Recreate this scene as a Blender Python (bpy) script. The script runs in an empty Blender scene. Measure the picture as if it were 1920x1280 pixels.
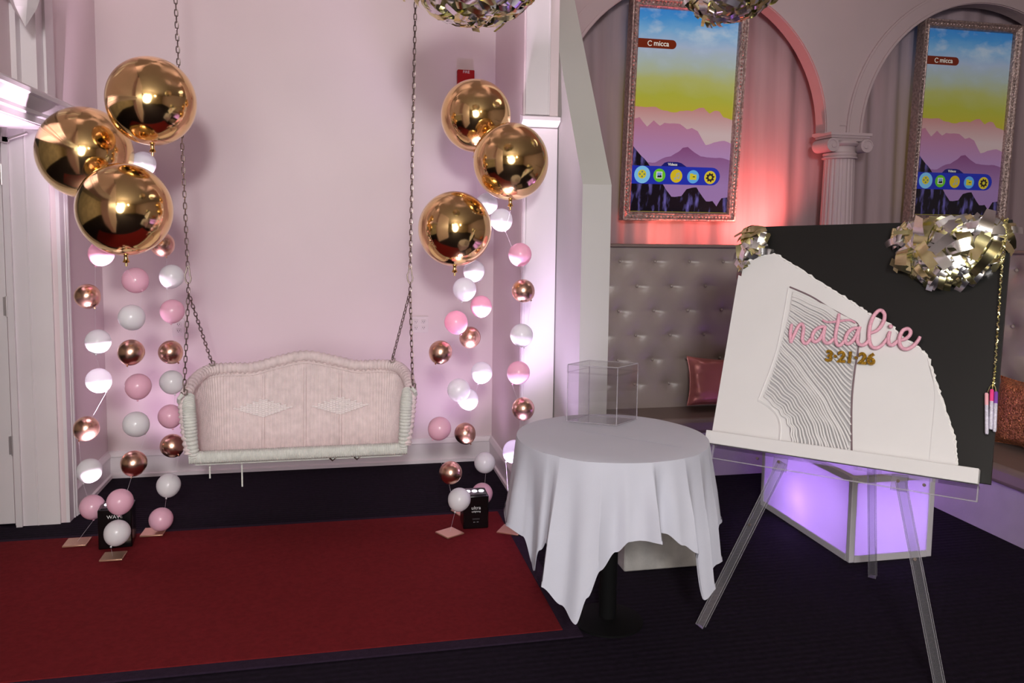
import bpy, math, random
from mathutils import Vector, Matrix
SC = bpy.context.scene
COL = SC.collection
PI = math.pi
random.seed(7)

# ------------------------------------------------------------------ camera
cam_d = bpy.data.cameras.new('camera'); cam = bpy.data.objects.new('camera', cam_d); COL.objects.link(cam)
yaw, pitch, roll = math.radians(12.04), math.radians(4.82), .0126
f0 = Vector((math.sin(yaw), math.cos(yaw), 0)); r0 = Vector((math.cos(yaw), -math.sin(yaw), 0)); zv = Vector((0, 0, 1))
fw = f0*math.cos(pitch) - zv*math.sin(pitch); u0 = f0*math.sin(pitch) + zv*math.cos(pitch)
rr = r0*math.cos(roll) + u0*math.sin(roll); uu = -r0*math.sin(roll) + u0*math.cos(roll)
mw = Matrix((rr, uu, -fw)).transposed().to_4x4(); mw.translation = (0, 0, 1.65)
cam.matrix_world = mw
cam_d.sensor_width = 36; cam_d.lens = 1500/1920*36; cam_d.shift_y = -82/1920; cam_d.clip_start = .02
SC.camera = cam

# ------------------------------------------------------------------ world, lights, exposure
w = bpy.data.worlds.new('world'); SC.world = w; w.use_nodes = True
w.node_tree.nodes['Background'].inputs[0].default_value = (.5, .45, .5, 1)
w.node_tree.nodes['Background'].inputs[1].default_value = .05
vs = SC.view_settings; vs.view_transform = 'Standard'; vs.look = 'None'; vs.exposure = 0; vs.gamma = 1; vs.use_curve_mapping = False
SC.cycles.max_bounces = 10; SC.cycles.transmission_bounces = 10; SC.cycles.transparent_max_bounces = 16
SC.cycles.use_denoising = True; SC.cycles.sample_clamp_indirect = 6; SC.cycles.caustics_reflective = False; SC.cycles.caustics_refractive = False

def lamp(name, kind, loc, power, col=(1, 1, 1), size=.1, target=None, angle=None, blend=.5):
    d = bpy.data.lights.new(name, kind); o = bpy.data.objects.new(name, d); COL.objects.link(o)
    d.energy = power; d.color = col; o.location = loc
    if kind == 'AREA': d.shape = 'DISK'; d.size = size
    else: d.shadow_soft_size = size
    if angle: d.spot_size = math.radians(angle); d.spot_blend = blend
    if target: o.rotation_euler = (Vector(target)-Vector(loc)).to_track_quat('-Z', 'Y').to_euler()
    return o
# flash held above the camera, and an added fill lamp standing in for its bounce
lamp('flash', 'AREA', (-.1, -1.7, 2.62), 124, (1, .985, .975), .42, (.55, 4.6, 1.1))
lamp('bounce_fill', 'AREA', (-.7, -4.2, 2.0), 150, (1, .98, .985), 3.2, (.9, 4.6, 1.5))
lamp('lounge_fill', 'AREA', (3.1, 4.0, 3.7), 6, (1, .93, .88), 1.0, (3.1, 4.4, 0))  # fill added above the booth to lift its shadows, no fitting there
# battery uplight beams over the two black boxes; washes and fills below have no fixture
lamp('uplight_beam', 'SPOT', (-1.165, 4.31, .225), 1300, (1, .76, .94), .09, (-1.24, 4.42, 1.4), 40, .8)
lamp('uplight_beam', 'SPOT', (.715, 4.32, .205), 900, (1, .76, .94), .09, (.740, 4.31, 1.7), 40, .8)
lamp('alcove_fill', 'SPOT', (-1.30, 5.05, .12), 15, (.96, .62, .94), .12, (-.6, 5.57, 1.3), 120, .9)  # added fill spots brightening the alcove walls, no box under them
lamp('alcove_fill', 'SPOT', (.85, 5.0, .12), 13, (.90, .60, 1), .12, (.4, 5.57, 1.3), 120, .9)
lamp('purple_wash', 'SPOT', (.90, 4.00, .06), 130, (.82, .60, 1), .06, (1.10, 4.67, 2.1), 62, .9)
lamp('red_wash', 'SPOT', (3.10, 5.26, 1.60), 62, (1, .17, .14), .05, (2.85, 5.62, 2.05), 150, .9)
lamp('red_wash', 'SPOT', (2.30, 5.38, 1.585), 7, (1, .22, .16), .05, (2.35, 5.64, 1.75), 160, .9)
lamp('purple_bench_wash', 'POINT', (3.30, 4.45, .16), 4, (.50, .18, 1), .1)

# ------------------------------------------------------------------ materials
def lin(c):
    f = lambda v: v/12.92 if v <= .04045 else ((v+.055)/1.055)**2.4
    return tuple(f(v/255) for v in c)+(1,)
MATS = {}
def mat(name, col, rough=.5, metal=0, var=0, vscale=6, bump=0, bscale=60, spec=.5, emis=0, coat=0, sheen=0, stretch=None):
    if name in MATS: return MATS[name]
    m = bpy.data.materials.new(name); m.use_nodes = True; N = m.node_tree.nodes; L = m.node_tree.links
    b = N['Principled BSDF']; c = lin(col)
    b.inputs['Base Color'].default_value = c; b.inputs['Roughness'].default_value = rough; b.inputs['Metallic'].default_value = metal
    b.inputs['Specular IOR Level'].default_value = spec; b.inputs['Coat Weight'].default_value = coat; b.inputs['Sheen Weight'].default_value = sheen
    tc = N.new('ShaderNodeTexCoord'); src = tc.outputs['Object']
    if stretch:
        mp = N.new('ShaderNodeMapping'); mp.inputs['Scale'].default_value = stretch; L.new(src, mp.inputs[0]); src = mp.outputs[0]
    n = N.new('ShaderNodeTexNoise'); n.inputs['Scale'].default_value = vscale; n.inputs['Detail'].default_value = 4; L.new(src, n.inputs['Vector'])
    r = N.new('ShaderNodeValToRGB'); v = max(var, .02)
    r.color_ramp.elements[0].position = .3; r.color_ramp.elements[1].position = .7
    r.color_ramp.elements[0].color = tuple(x*(1-v) for x in c[:3])+(1,); r.color_ramp.elements[1].color = tuple(min(1, x*(1+v)) for x in c[:3])+(1,)
    L.new(n.outputs['Fac'], r.inputs[0]); L.new(r.outputs[0], b.inputs['Base Color'])
    if emis:
        L.new(r.outputs[0], b.inputs['Emission Color']); b.inputs['Emission Strength'].default_value = emis
    if bump:
        n2 = N.new('ShaderNodeTexNoise'); n2.inputs['Scale'].default_value = bscale; n2.inputs['Detail'].default_value = 3; L.new(src, n2.inputs['Vector'])
        bp = N.new('ShaderNodeBump'); bp.inputs['Strength'].default_value = bump; bp.inputs['Distance'].default_value = .01
        L.new(n2.outputs['Fac'], bp.inputs['Height']); L.new(bp.outputs[0], b.inputs['Normal'])
    MATS[name] = m; return m
def emat(name, col, s=1, rough=.2):
    if name in MATS: return MATS[name]
    m = bpy.data.materials.new(name); m.use_nodes = True; b = m.node_tree.nodes['Principled BSDF']
    b.inputs['Base Color'].default_value = (.004, .004, .004, 1); b.inputs['Roughness'].default_value = rough
    b.inputs['Emission Color'].default_value = lin(col); b.inputs['Emission Strength'].default_value = s
    MATS[name] = m; return m
def wave_bump(m, direction, scale, strength, dist=.004, colour=0):
    N = m.node_tree.nodes; L = m.node_tree.links; b = N['Principled BSDF']
    tc = N.new('ShaderNodeTexCoord'); wv = N.new('ShaderNodeTexWave'); wv.bands_direction = direction
    wv.inputs['Scale'].default_value = scale; wv.inputs['Distortion'].default_value = .6; wv.inputs['Detail'].default_value = 2; wv.inputs['Detail Scale'].default_value = 3
    L.new(tc.outputs['Object'], wv.inputs['Vector'])
    bp = N.new('ShaderNodeBump'); bp.inputs['Strength'].default_value = strength; bp.inputs['Distance'].default_value = dist
    L.new(wv.outputs['Fac'], bp.inputs['Height']); L.new(bp.outputs[0], b.inputs['Normal'])
    if colour:
        src = b.inputs['Base Color'].links[0].from_socket
        mx = N.new('ShaderNodeMixRGB'); mx.blend_type = 'MULTIPLY'; mx.inputs[0].default_value = colour
        L.new(src, mx.inputs[1]); L.new(wv.outputs['Color'], mx.inputs[2]); L.new(mx.outputs[0], b.inputs['Base Color'])
def clear_mat(name, tint=(1, 1, 1), gloss=.03, rough=.03, milk=0):
    m = bpy.data.materials.new(name); m.use_nodes = True; N = m.node_tree.nodes; L = m.node_tree.links; N.clear()
    out = N.new('ShaderNodeOutputMaterial'); t = N.new('ShaderNodeBsdfTransparent'); g = N.new('ShaderNodeBsdfGlossy'); mx = N.new('ShaderNodeMixShader')
    lw = N.new('ShaderNodeLayerWeight'); pw = N.new('ShaderNodeMath'); pw.operation = 'POWER'; pw.inputs[1].default_value = 4
    ad = N.new('ShaderNodeMath'); ad.operation = 'MULTIPLY_ADD'; ad.inputs[1].default_value = .6; ad.inputs[2].default_value = gloss
    t.inputs[0].default_value = tint+(1,); g.inputs['Roughness'].default_value = rough
    L.new(lw.outputs['Facing'], pw.inputs[0]); L.new(pw.outputs[0], ad.inputs[0]); L.new(ad.outputs[0], mx.inputs[0]); L.new(t.outputs[0], mx.inputs[1]); L.new(g.outputs[0], mx.inputs[2])
    last = mx
    if milk:
        d = N.new('ShaderNodeBsdfDiffuse'); d.inputs[0].default_value = (.9, .88, .92, 1); m2 = N.new('ShaderNodeMixShader'); m2.inputs[0].default_value = milk
        L.new(mx.outputs[0], m2.inputs[1]); L.new(d.outputs[0], m2.inputs[2]); last = m2
    L.new(last.outputs[0], out.inputs[0]); MATS[name] = m; return m
def glass_mat(name, col, rough=.03):
    m = mat(name, col, rough); b = m.node_tree.nodes['Principled BSDF']
    b.inputs['Transmission Weight'].default_value = 1; b.inputs['IOR'].default_value = 1.49
    return m
def trans_mat(name, col, frac, rough=.4):
    m = bpy.data.materials.new(name); m.use_nodes = True; N = m.node_tree.nodes; L = m.node_tree.links; b = N['Principled BSDF']
    b.inputs['Base Color'].default_value = lin(col); b.inputs['Roughness'].default_value = rough
    t = N.new('ShaderNodeBsdfTranslucent'); t.inputs[0].default_value = lin(col); mx = N.new('ShaderNodeMixShader'); mx.inputs[0].default_value = frac
    n = N.new('ShaderNodeTexNoise'); n.inputs['Scale'].default_value = 30; bp = N.new('ShaderNodeBump'); bp.inputs['Strength'].default_value = .02
    L.new(n.outputs['Fac'], bp.inputs['Height']); L.new(bp.outputs[0], b.inputs['Normal'])
    L.new(b.outputs[0], mx.inputs[1]); L.new(t.outputs[0], mx.inputs[2]); L.new(mx.outputs[0], N['Material Output'].inputs[0])
    MATS[name] = m; return m

WALL = mat('pale_pink_paint', (226, 208, 212), .45, var=.03, vscale=1.2, bump=.05, bscale=18)
TRIM = mat('white_gloss_paint', (230, 222, 226), .3, var=.03, vscale=3, bump=.05, bscale=25)
GREYP = mat('grey_white_paint', (190, 189, 184), .55, var=.03, vscale=2)
CARPET = mat('dark_ribbed_carpet', (27, 20, 32), .95, var=.3, vscale=40, spec=.1)
wave_bump(CARPET, 'Y', 9, .3, .004, .25)
RED = mat('red_carpet_pile', (112, 30, 34), .95, var=.12, vscale=45, bump=.6, bscale=420, spec=.08)
REDGE = mat('dark_rug_binding', (42, 30, 46), .9, var=.15, vscale=60, bump=.3, bscale=200, spec=.1)
CEIL = mat('dull_ceiling', (176, 166, 160), .8)
FAR = mat('far_room_paint', (196, 184, 164), .8, var=.2, vscale=1)
WICK = mat('white_wicker', (242, 226, 226), .55, var=.08, vscale=25, bump=.5, bscale=220)
WICKG = mat('worn_white_wicker', (222, 224, 218), .55, var=.10, vscale=30, bump=.4, bscale=180)
STEEL = mat('weathered_steel', (140, 128, 122), .38, 1, var=.25, vscale=40)
GOLDB = mat('gold_mylar', (244, 208, 146), .11, 1, var=.02, bump=.015, bscale=7)
ROSE = mat('rose_gold_chrome', (226, 182, 162), .27, 1, var=.03)
WHITEB = trans_mat('white_latex', (248, 246, 250), .24, .22)
PINKB = trans_mat('pink_latex', (255, 204, 226), .24, .22)
STRING = mat('clear_string', (225, 215, 225), .4)
BLACKP = mat('black_gloss_plastic', (8, 8, 10), .22)
LENS = mat('lamp_lens', (235, 225, 240), .2, emis=3)
WHITET = mat('white_print', (225, 225, 225), .5)
TILE = mat('rose_gold_mirror_tile', (212, 168, 142), .3, .7, var=.03)
CLOTH = mat('white_table_linen', (192, 193, 206), .8, var=.02, vscale=5, bump=.1, bscale=500, sheen=.1)
ACRY = clear_mat('clear_acrylic_sheet', (.97, .965, .97), .035)
ACRYE = clear_mat('acrylic_edge', (.92, .9, .94), .12, .15, .22)
LEGG = clear_mat('solid_acrylic', (.86, .86, .88), .10, .12, .05)
TUFT = mat('taupe_satin_vinyl', (158, 144, 138), .36, var=.06, vscale=4, bump=.12, bscale=30)
SEATM = mat('taupe_seat_vinyl', (126, 108, 102), .42, var=.06, vscale=4, bump=.1, bscale=30)
BASEM = mat('lilac_grey_vinyl', (172, 160, 172), .5, var=.05, vscale=8, bump=.1, bscale=80)
DRAPE = mat('mauve_white_drapery', (158, 136, 142), .75, var=.08, vscale=3, stretch=(6, 6, .4))
ARCHM = mat('mauve_white_plaster', (178, 158, 162), .6, var=.03, vscale=2)
FRAMEM = mat('antique_silver_frame', (176, 154, 150), .4, .7, var=.35, vscale=55, bump=.9, bscale=70)
BBLACK = mat('black_board_paint', (22, 22, 22), .35, var=.1, vscale=3)
PLAST = mat('white_plaster', (222, 220, 220), .55, var=.02, vscale=4)
PLASTE = mat('torn_white_edge', (242, 240, 238), .8, bump=.5, bscale=120)
PINKN = mat('pink_glitter_letter', (226, 168, 186), .4, var=.12, vscale=150, bump=.3, bscale=260)
GOLDL = mat('gold_glitter_letter', (196, 152, 48), .3, .8, var=.4, vscale=200, bump=.8, bscale=300)
FOIL = mat('gold_silver_foil', (255, 238, 176), .24, 1, var=.25, vscale=18)
FOILS = mat('silver_foil', (254, 252, 254), .24, 1, var=.08, vscale=12)
SATIN = mat('rose_satin', (196, 120, 116), .3, .25, var=.06, bump=.15, bscale=12)
SEQ = mat('rose_gold_sequins', (214, 140, 100), .22, .85, var=.6, vscale=90, bump=1, bscale=120)
REDP = mat('red_alarm_plastic', (160, 22, 26), .6, spec=.2)
PLATE = mat('outlet_plastic', (226, 212, 216), .35)
DARK = mat('dark_slot', (40, 30, 36), .6)
BRASS = mat('hinge_steel', (205, 196, 200), .3, .6)
POLE = mat('black_table_steel', (8, 8, 9), .75, spec=.15)

# ------------------------------------------------------------------ mesh helper
class MB:
    def __init__(s): s.v = []; s.f = []
    def quad_grid(s, fn, nu, nv, cu=False, cv=False):
        b = len(s.v); ku = nu if cu else nu+1; kv = nv if cv else nv+1
        for i in range(ku):
            for j in range(kv): s.v.append(tuple(fn(i/nu, j/nv)))
        for i in range(nu):
            for j in range(nv):
                a, c = i % ku, (i+1) % ku; d, e = j % kv, (j+1) % kv
                s.f.append((b+a*kv+d, b+c*kv+d, b+c*kv+e, b+a*kv+e))
        return s
    def box(s, lo, hi, M=None):
        b = len(s.v); x0, y0, z0 = lo; x1, y1, z1 = hi
        P = [(x0, y0, z0), (x1, y0, z0), (x1, y1, z0), (x0, y1, z0), (x0, y0, z1), (x1, y0, z1), (x1, y1, z1), (x0, y1, z1)]
        if M is not None: P = [tuple(M @ Vector(p)) for p in P]
        s.v += P; s.f += [tuple(b+i for i in q) for q in ((0, 3, 2, 1), (4, 5, 6, 7), (0, 1, 5, 4), (1, 2, 6, 5), (2, 3, 7, 6), (3, 0, 4, 7))]
        return s
    def prism(s, poly, fn):               # poly: 2-D points; fn(p, k) -> 3-D for k = 0 (front), 1 (back)
        b = len(s.v); n = len(poly)
        for k in (0, 1): s.v += [tuple(fn(p, k)) for p in poly]
        s.f.append(tuple(b+i for i in range(n))); s.f.append(tuple(b+n+i for i in reversed(range(n))))
        for i in range(n): j = (i+1) % n; s.f.append((b+i, b+n+i, b+n+j, b+j))
        return s
    def tube(s, path, r, n=8, closed=False, cap=True, squash=1.0):
        P = [Vector(p) for p in path]; m = len(P); R = r if callable(r) else (lambda t: r)
        b = len(s.v); prev = None
        for i in range(m):
            if closed: t = P[(i+1) % m]-P[i-1]
            else: t = P[min(i+1, m-1)]-P[max(i-1, 0)]
            t.normalize()
            if prev is None:
                a = Vector((0, 0, 1)) if abs(t.z) < .9 else Vector((1, 0, 0)); x = (a-t*a.dot(t)).normalized()
            else:
                x = prev-t*prev.dot(t); x.normalize()
            prev = x; y = t.cross(x); q = R(i/max(1, m-1))
            for k in range(n):
                an = 2*PI*k/n; s.v.append(tuple(P[i]+x*(q*math.cos(an))+y*(q*squash*math.sin(an))))
        for i in range(m if closed else m-1):
            for k in range(n):
                i2 = (i+1) % m; k2 = (k+1) % n; s.f.append((b+i*n+k, b+i*n+k2, b+i2*n+k2, b+i2*n+k))
        if not closed and cap:
            s.f.append(tuple(b+k for k in reversed(range(n)))); s.f.append(tuple(b+(m-1)*n+k for k in range(n)))
        return s
    def lathe(s, prof, n=24, c=(0, 0, 0), cap=True, fl=None):
        b = len(s.v); m = len(prof)
        for r, z in prof:
            for k in range(n):
                a = 2*PI*k/n; q = r*(fl(a) if fl else 1); s.v.append((c[0]+q*math.cos(a), c[1]+q*math.sin(a), c[2]+z))
        for i in range(m-1):
            for k in range(n): k2 = (k+1) % n; s.f.append((b+i*n+k, b+i*n+k2, b+(i+1)*n+k2, b+(i+1)*n+k))
        if cap: s.f.append(tuple(b+k for k in reversed(range(n)))); s.f.append(tuple(b+(m-1)*n+k for k in range(n)))
        return s
    def sphere(s, c, r, nu=12, nv=8, sc=(1, 1, 1)):
        return s.quad_grid(lambda u, v: (c[0]+r*sc[0]*math.sin(PI*v)*math.cos(2*PI*u), c[1]+r*sc[1]*math.sin(PI*v)*math.sin(2*PI*u), c[2]-r*sc[2]*math.cos(PI*v)), nu, nv, cu=True)
    def mesh(s, name, m, smooth=True, angle=40):
        me = bpy.data.meshes.new(name); me.from_pydata(s.v, [], s.f); me.materials.append(m)
        if smooth:
            me.polygons.foreach_set('use_smooth', [True]*len(me.polygons))
            me.set_sharp_from_angle(angle=math.radians(angle))
        me.validate(); return me
    def build(s, name, m, parent=None, smooth=True, angle=40, bevel=0, local=False):
        if parent is not None and not local:
            iv = Matrix.LocRotScale(parent.location, parent.rotation_euler, None)
            p = parent.parent
            while p is not None: iv = Matrix.LocRotScale(p.location, p.rotation_euler, None) @ iv; p = p.parent
            iv = iv.inverted(); s.v = [tuple(iv @ Vector(q)) for q in s.v]
        o = bpy.data.objects.new(name, s.mesh(name, m, smooth, angle)); COL.objects.link(o)
        if parent is not None: o.parent = parent
        if bevel:
            b = o.modifiers.new('bevel', 'BEVEL'); b.width = bevel; b.segments = 2; b.limit_method = 'ANGLE'
        return o
def tag(o, label, cat, group=None, kind=None):
    o['label'] = label; o['category'] = cat
    if group: o['group'] = group
    if kind: o['kind'] = kind
    return o
def thing(name, label, cat, loc=(0, 0, 0), rot=(0, 0, 0), group=None, kind=None):
    o = bpy.data.objects.new(name, None); COL.objects.link(o); o.location = loc; o.rotation_euler = rot; o.empty_display_size = .05
    return tag(o, label, cat, group, kind)
def struct(name, mb, m, label, cat, parent=None, **k):
    o = mb.build(name, m, parent, **k)
    if parent is None: tag(o, label, cat, kind='structure')
    return o
def child(name, me, parent, loc=(0, 0, 0), rot=(0, 0, 0)):
    o = bpy.data.objects.new(name, me); COL.objects.link(o); o.parent = parent; o.location = loc; o.rotation_euler = rot; return o
def spline(pts, n, closed=False):
    P = [Vector(p) for p in pts]; m = len(P); out = []
    seg = m if closed else m-1
    for k in range(n if closed else n+1):
        t = k/n*seg; i = min(int(t), seg-1); t -= i
        g = (lambda j: P[j % m]) if closed else (lambda j: P[max(0, min(m-1, j))])
        a, b, c, d = g(i-1), g(i), g(i+1), g(i+2)
        out.append(.5*((2*b)+(c-a)*t+(2*a-5*b+4*c-d)*t*t+(3*b-a-3*c+d)*t**3))
    return out
def text_part(name, body, size, m, parent, M, extrude=.0005, offset=0, align='CENTER'):
    cu = bpy.data.curves.new(name, 'FONT'); cu.body = body; cu.size = size; cu.extrude = extrude; cu.offset = offset; cu.align_x = align; cu.align_y = 'CENTER'; cu.resolution_u = 3
    t = bpy.data.objects.new(name, cu); COL.objects.link(t); bpy.context.view_layer.update()
    me = bpy.data.meshes.new_from_object(t.evaluated_get(bpy.context.evaluated_depsgraph_get())); bpy.data.objects.remove(t)
    me.transform(M); me.materials.clear(); me.materials.append(m); me.name = name
    o = bpy.data.objects.new(name, me); COL.objects.link(o); o.parent = parent; return o

# ------------------------------------------------------------------ setting
struct('floor', MB().box((-6, -5, -.05), (6.6, 6.2, 0)), CARPET, 'dark navy ribbed carpet covering the whole floor', 'floor')
struct('ceiling', MB().box((-6, -5, 3.8), (6.6, 6.2, 3.9)), CEIL, 'plain ceiling high above the room', 'ceiling')
struct('wall_rear', MB().box((-6, -5.1, 0), (6.6, -5, 3.8)), FAR, 'dim wall far behind the photographer', 'wall')
struct('wall_west', MB().box((-6.1, -5, 0), (-6, 6.2, 3.8)), FAR, 'dim wall of the neighbouring room beyond the door', 'wall')
struct('wall_east', MB().box((6.5, -5, 0), (6.6, 6.2, 3.8)), ARCHM, 'pale wall closing the lounge beyond the booth', 'wall')
struct('wall_back', MB().box((-1.505, 5.57, 0), (1.05, 5.7, 3.8)), WALL, 'pale pink painted wall behind the wicker swing', 'wall')
def baseboard(name, a, b, nrm, label):
    a, b, nrm = Vector(a), Vector(b), Vector(nrm)
    prof = [(0, 0), (.030, 0), (.030, .022), (.018, .028), (.018, .135), (.024, .140), (.024, .150), (.012, .165), (.010, .172), (0, .176)]
    m = MB().prism(prof, lambda p, k: (b if k else a)+nrm*p[0]+zv*p[1])
    return struct(name, m, TRIM, label, 'baseboard')
baseboard('baseboard_back', (-1.505, 5.57, 0), (1.05, 5.57, 0), (0, -1, 0), 'white moulded baseboard along the wall behind the swing')
# left wall: plain stretch, deep door reveal, cornice over the opening, transom above
wl = struct('wall_left', MB().box((-1.76, 4.745, 0), (-1.505, 5.7, 3.8)).box((-1.76, 1.0, 2.17), (-1.505, 4.745, 2.30)).box((-1.76, 1.0, 2.30), (-1.60, 4.745, 3.8))
            .box((-1.76, 1.0, 0), (-1.505, 2.9, 2.17)).box((-1.60, 1.0, 2.3), (-1.505, 2.9, 3.8)), WALL, 'pale pink side wall with the door opening', 'wall')
baseboard('baseboard_left', (-1.505, 5.57, 0), (-1.505, 4.865, 0), (1, 0, 0), 'white moulded baseboard receding beside the balloon strings and door casing')
dt = thing('trim_1', 'white moulded casing and cornice around the side door opening', 'door trim', (-1.5, 4.8, 0), kind='structure')
MB().box((-1.505, 4.745, 0), (-1.487, 4.865, 2.17)).tube([(-1.487, 4.852, 0), (-1.487, 4.852, 2.17)], .011, 8).tube([(-1.487, 4.825, 0), (-1.487, 4.825, 2.17)], .006, 8).build('casing', TRIM, dt)
MB().box((-1.72, 4.727, 0), (-1.53, 4.745, 2.17)).tube([(-1.64, 4.728, 0), (-1.64, 4.728, 2.17)], .006, 6).build('jamb_board', TRIM, dt)
MB().box((-1.75, 4.735, 0), (-1.72, 4.745, 2.17)).box((-1.745, 4.71, 0), (-1.715, 4.735, 2.17)).build('door_stop', TRIM, dt)
MB().box((-1.74, 2.9, 2.15), (-1.51, 4.745, 2.168)).build('soffit_board', TRIM, dt)
prof = [(0, 2.155), (.012, 2.155), (.012, 2.185), (.026, 2.192), (.026, 2.21), (.06, 2.245), (.066, 2.262), (.082, 2.268), (.082, 2.288), (.07, 2.30), (0, 2.31)]
MB().prism(prof, lambda p, k: (-1.505+p[0], 4.88 if k else 2.8, p[1])).build('cornice', TRIM, dt, angle=25)
MB().box((-1.60, 4.50, 2.31), (-1.49, 4.745, 3.78)).box((-1.505, 4.60, 2.31), (-1.478, 4.72, 3.78)).build('upper_casing', TRIM, dt)
MB().box((-1.597, 4.44, 2.31), (-1.56, 4.50, 3.78)).build('transom_stile', TRIM, dt)
MB().box((-1.60, 2.9, 2.31), (-1.585, 4.44, 3.78)).build('transom_panel', WALL, dt)
dr = thing('door_1', 'white painted door standing open in the side doorway', 'door', (-1.77, 4.75, 0), kind='structure')
MB().box((-2.62, 4.742, .012), (-1.762, 4.785, 2.14)).build('door_leaf', TRIM, dr, bevel=.002)
for z in (.40, 1.16, 1.86):
    MB().box((-1.775, 4.736, z), (-1.742, 4.7415, z+.10)).tube([(-1.757, 4.732, z-.005), (-1.757, 4.732, z+.105)], .006, 8).build('hinge', BRASS, dr)
MB().box((-1.86, 4.66, 2.075), (-1.70, 4.70, 2.10)).box((-1.72, 4.66, 2.07), (-1.70, 4.68, 2.15)).tube([(-1.70, 4.68, 2.09), (-1.60, 4.66, 2.125)], .008, 6).build('door_closer_arm', BRASS, dr)
# right wall: alcove side, reveal and the sloping stub wall
rw = MB().box((1.05, 4.67, 0), (1.261, 5.7, 3.8))
struct('wall_right', rw, WALL, 'pale pink wall closing the swing alcove beside the balloon strings', 'wall')
sec = lambda z: 4.14+max(0, (z-1.90))*.663
st = MB(); lv = [0, 1.90, 3.8]
for z in lv:
    y = sec(z); st.v += [(1.262, y, z), (1.424, y, z), (1.424, 5.7, z), (1.262, 5.7, z)]
for i in range(2):
    for k in range(4): a = i*4; st.f.append((a+k, a+(k+1) % 4, a+4+(k+1) % 4, a+4+k))
st.f += [(3, 2, 1, 0), (8, 9, 10, 11)]
struct('pillar', st, GREYP, 'grey white stub wall with a backward sloping front edge', 'wall', angle=5)
baseboard('baseboard_right', (1.05, 4.67, 0), (1.05, 5.57, 0), (-1, 0, 0), 'white moulded baseboard on the alcove wall next to the clothed table')
t2 = thing('trim_2', 'white casing and small ledge on the end of the alcove wall', 'wall trim', (1.1, 4.67, 0), kind='structure')
MB().box((1.052, 4.648, 0), (1.255, 4.67, 2.25)).tube([(1.062, 4.648, 0), (1.062, 4.648, 2.25)], .008, 8).build('casing', TRIM, t2)
MB().prism([(0, 2.25), (.05, 2.27), (.085, 2.29), (.085, 2.31), (0, 2.33)], lambda p, k: (1.255 if k else 1.03, 4.67-p[0], p[1])).build('ledge', TRIM, t2)
MB().box((1.06, 4.652, 2.33), (1.20, 4.67, 3.78)).tube([(1.20, 4.655, 2.33), (1.20, 4.655, 3.78)], .007, 6).build('upper_casing', TRIM, t2)
struct('step_plinth', MB().box((1.335, 3.565, 0), (1.80, 4.05, .235)), mat('rough_plinth_paint', (172, 168, 164), .8, var=.12, vscale=14, bump=.4, bscale=60), 'rough white low plinth showing under the clothed table', 'plinth', bevel=.008)
# drapery wall behind the arcade
def drape(u, v):
    x = 1.424+u*4.97; ph = x*19+1.3*math.sin(x*3.1); return (x, 5.60+.016*math.sin(ph)+.008*math.sin(ph*2.3+v*1.2), 1.2+v*2.6)
struct('wall_lounge', MB().quad_grid(drape, 420, 5), DRAPE, 'mauve white pleated drapery covering the lounge wall', 'drapery wall')
# arcade
ac = thing('arcade', 'plaster arcade of two round arches over the banquette', 'arcade', (3.6, 5.4, 2.37), kind='structure')
AF, AB, AT, ZS, AR = 5.36, 5.46, 3.79, 2.38, 1.02
am = MB(); cs = [2.45, 4.79]
def arcpt(c, k, n, r): a = PI-PI*k/n; return (c+r*math.cos(a), ZS+r*math.sin(a))
for c in cs:
    n = 40
    for k in range(n):
        (x0, z0), (x1, z1) = arcpt(c, k, n, AR), arcpt(c, k+1, n, AR); b = len(am.v)
        am.v += [(x0, AF, z0), (x1, AF, z1), (x1, AF, AT), (x0, AF, AT), (x0, AB, z0), (x1, AB, z1), (x1, AB, AT), (x0, AB, AT)]
        am.f += [(b, b+1, b+2, b+3), (b+4, b+7, b+6, b+5), (b, b+4, b+5, b+1)]
am.box((cs[0]+AR, AF, ZS), (cs[1]-AR, AB, AT)).box((cs[1]+AR, AF, ZS), (6.4, AB, AT))
am.build('arcade_wall', ARCHM, ac, angle=30)
for c in cs:
    t = MB()
    for r1, r2, d in ((AR, AR+.105, .022), (AR+.005, AR+.022, .034), (AR+.100, AR+.120, .016)):
        t.quad_grid(lambda u, v: (lambda q: (q[0], q[2], q[1]))((lambda p, dd: (p[0], p[1], AF-dd))(arcpt(c, u*48, 48, [r1, r1, r2, r2][round(v*3)]), [-.02, d, d, 0][round(v*3)])), 48, 3)
    t.build('archivolt', ARCHM, ac, angle=30)
MB().box((3.44, 5.30, 2.372), (3.79, 5.46, 2.392)).build('impost_slab', ARCHM, ac)
MB().box((3.5, 5.353, 2.45), (3.72, 5.36, 2.455)).build('pier_joint', ARCHM, ac)
# column
cl = thing('column', 'white fluted ionic column between the two arches', 'column', (3.55, 5.25, 1.5665), kind='structure')
cx, cy = 3.55, 5.27
fl = lambda a: 1-.06*max(0, math.cos(a*20))**.7
MB().lathe([(.118, 1.5675), (.112, 1.9), (.106, 2.19)], 160, (cx, cy, 0), fl=fl).build('shaft', ARCHM, cl, angle=70)
MB().lathe([(.106, 2.19), (.122, 2.195), (.122, 2.205), (.112, 2.212), (.117, 2.22), (.117, 2.232), (.106, 2.24), (.104, 2.28), (.12, 2.285), (.13, 2.30), (.12, 2.315)], 32, (cx, cy, 0)).build('necking', ARCHM, cl)
MB().box((cx-.14, cy-.11, 2.315), (cx+.14, cy+.06, 2.335)).box((cx-.155, cy-.125, 2.335), (cx+.155, cy+.075, 2.352)).box((cx-.165, cy-.135, 2.352), (cx+.165, cy+.085, 2.371)).build('abacus', ARCHM, cl)
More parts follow.
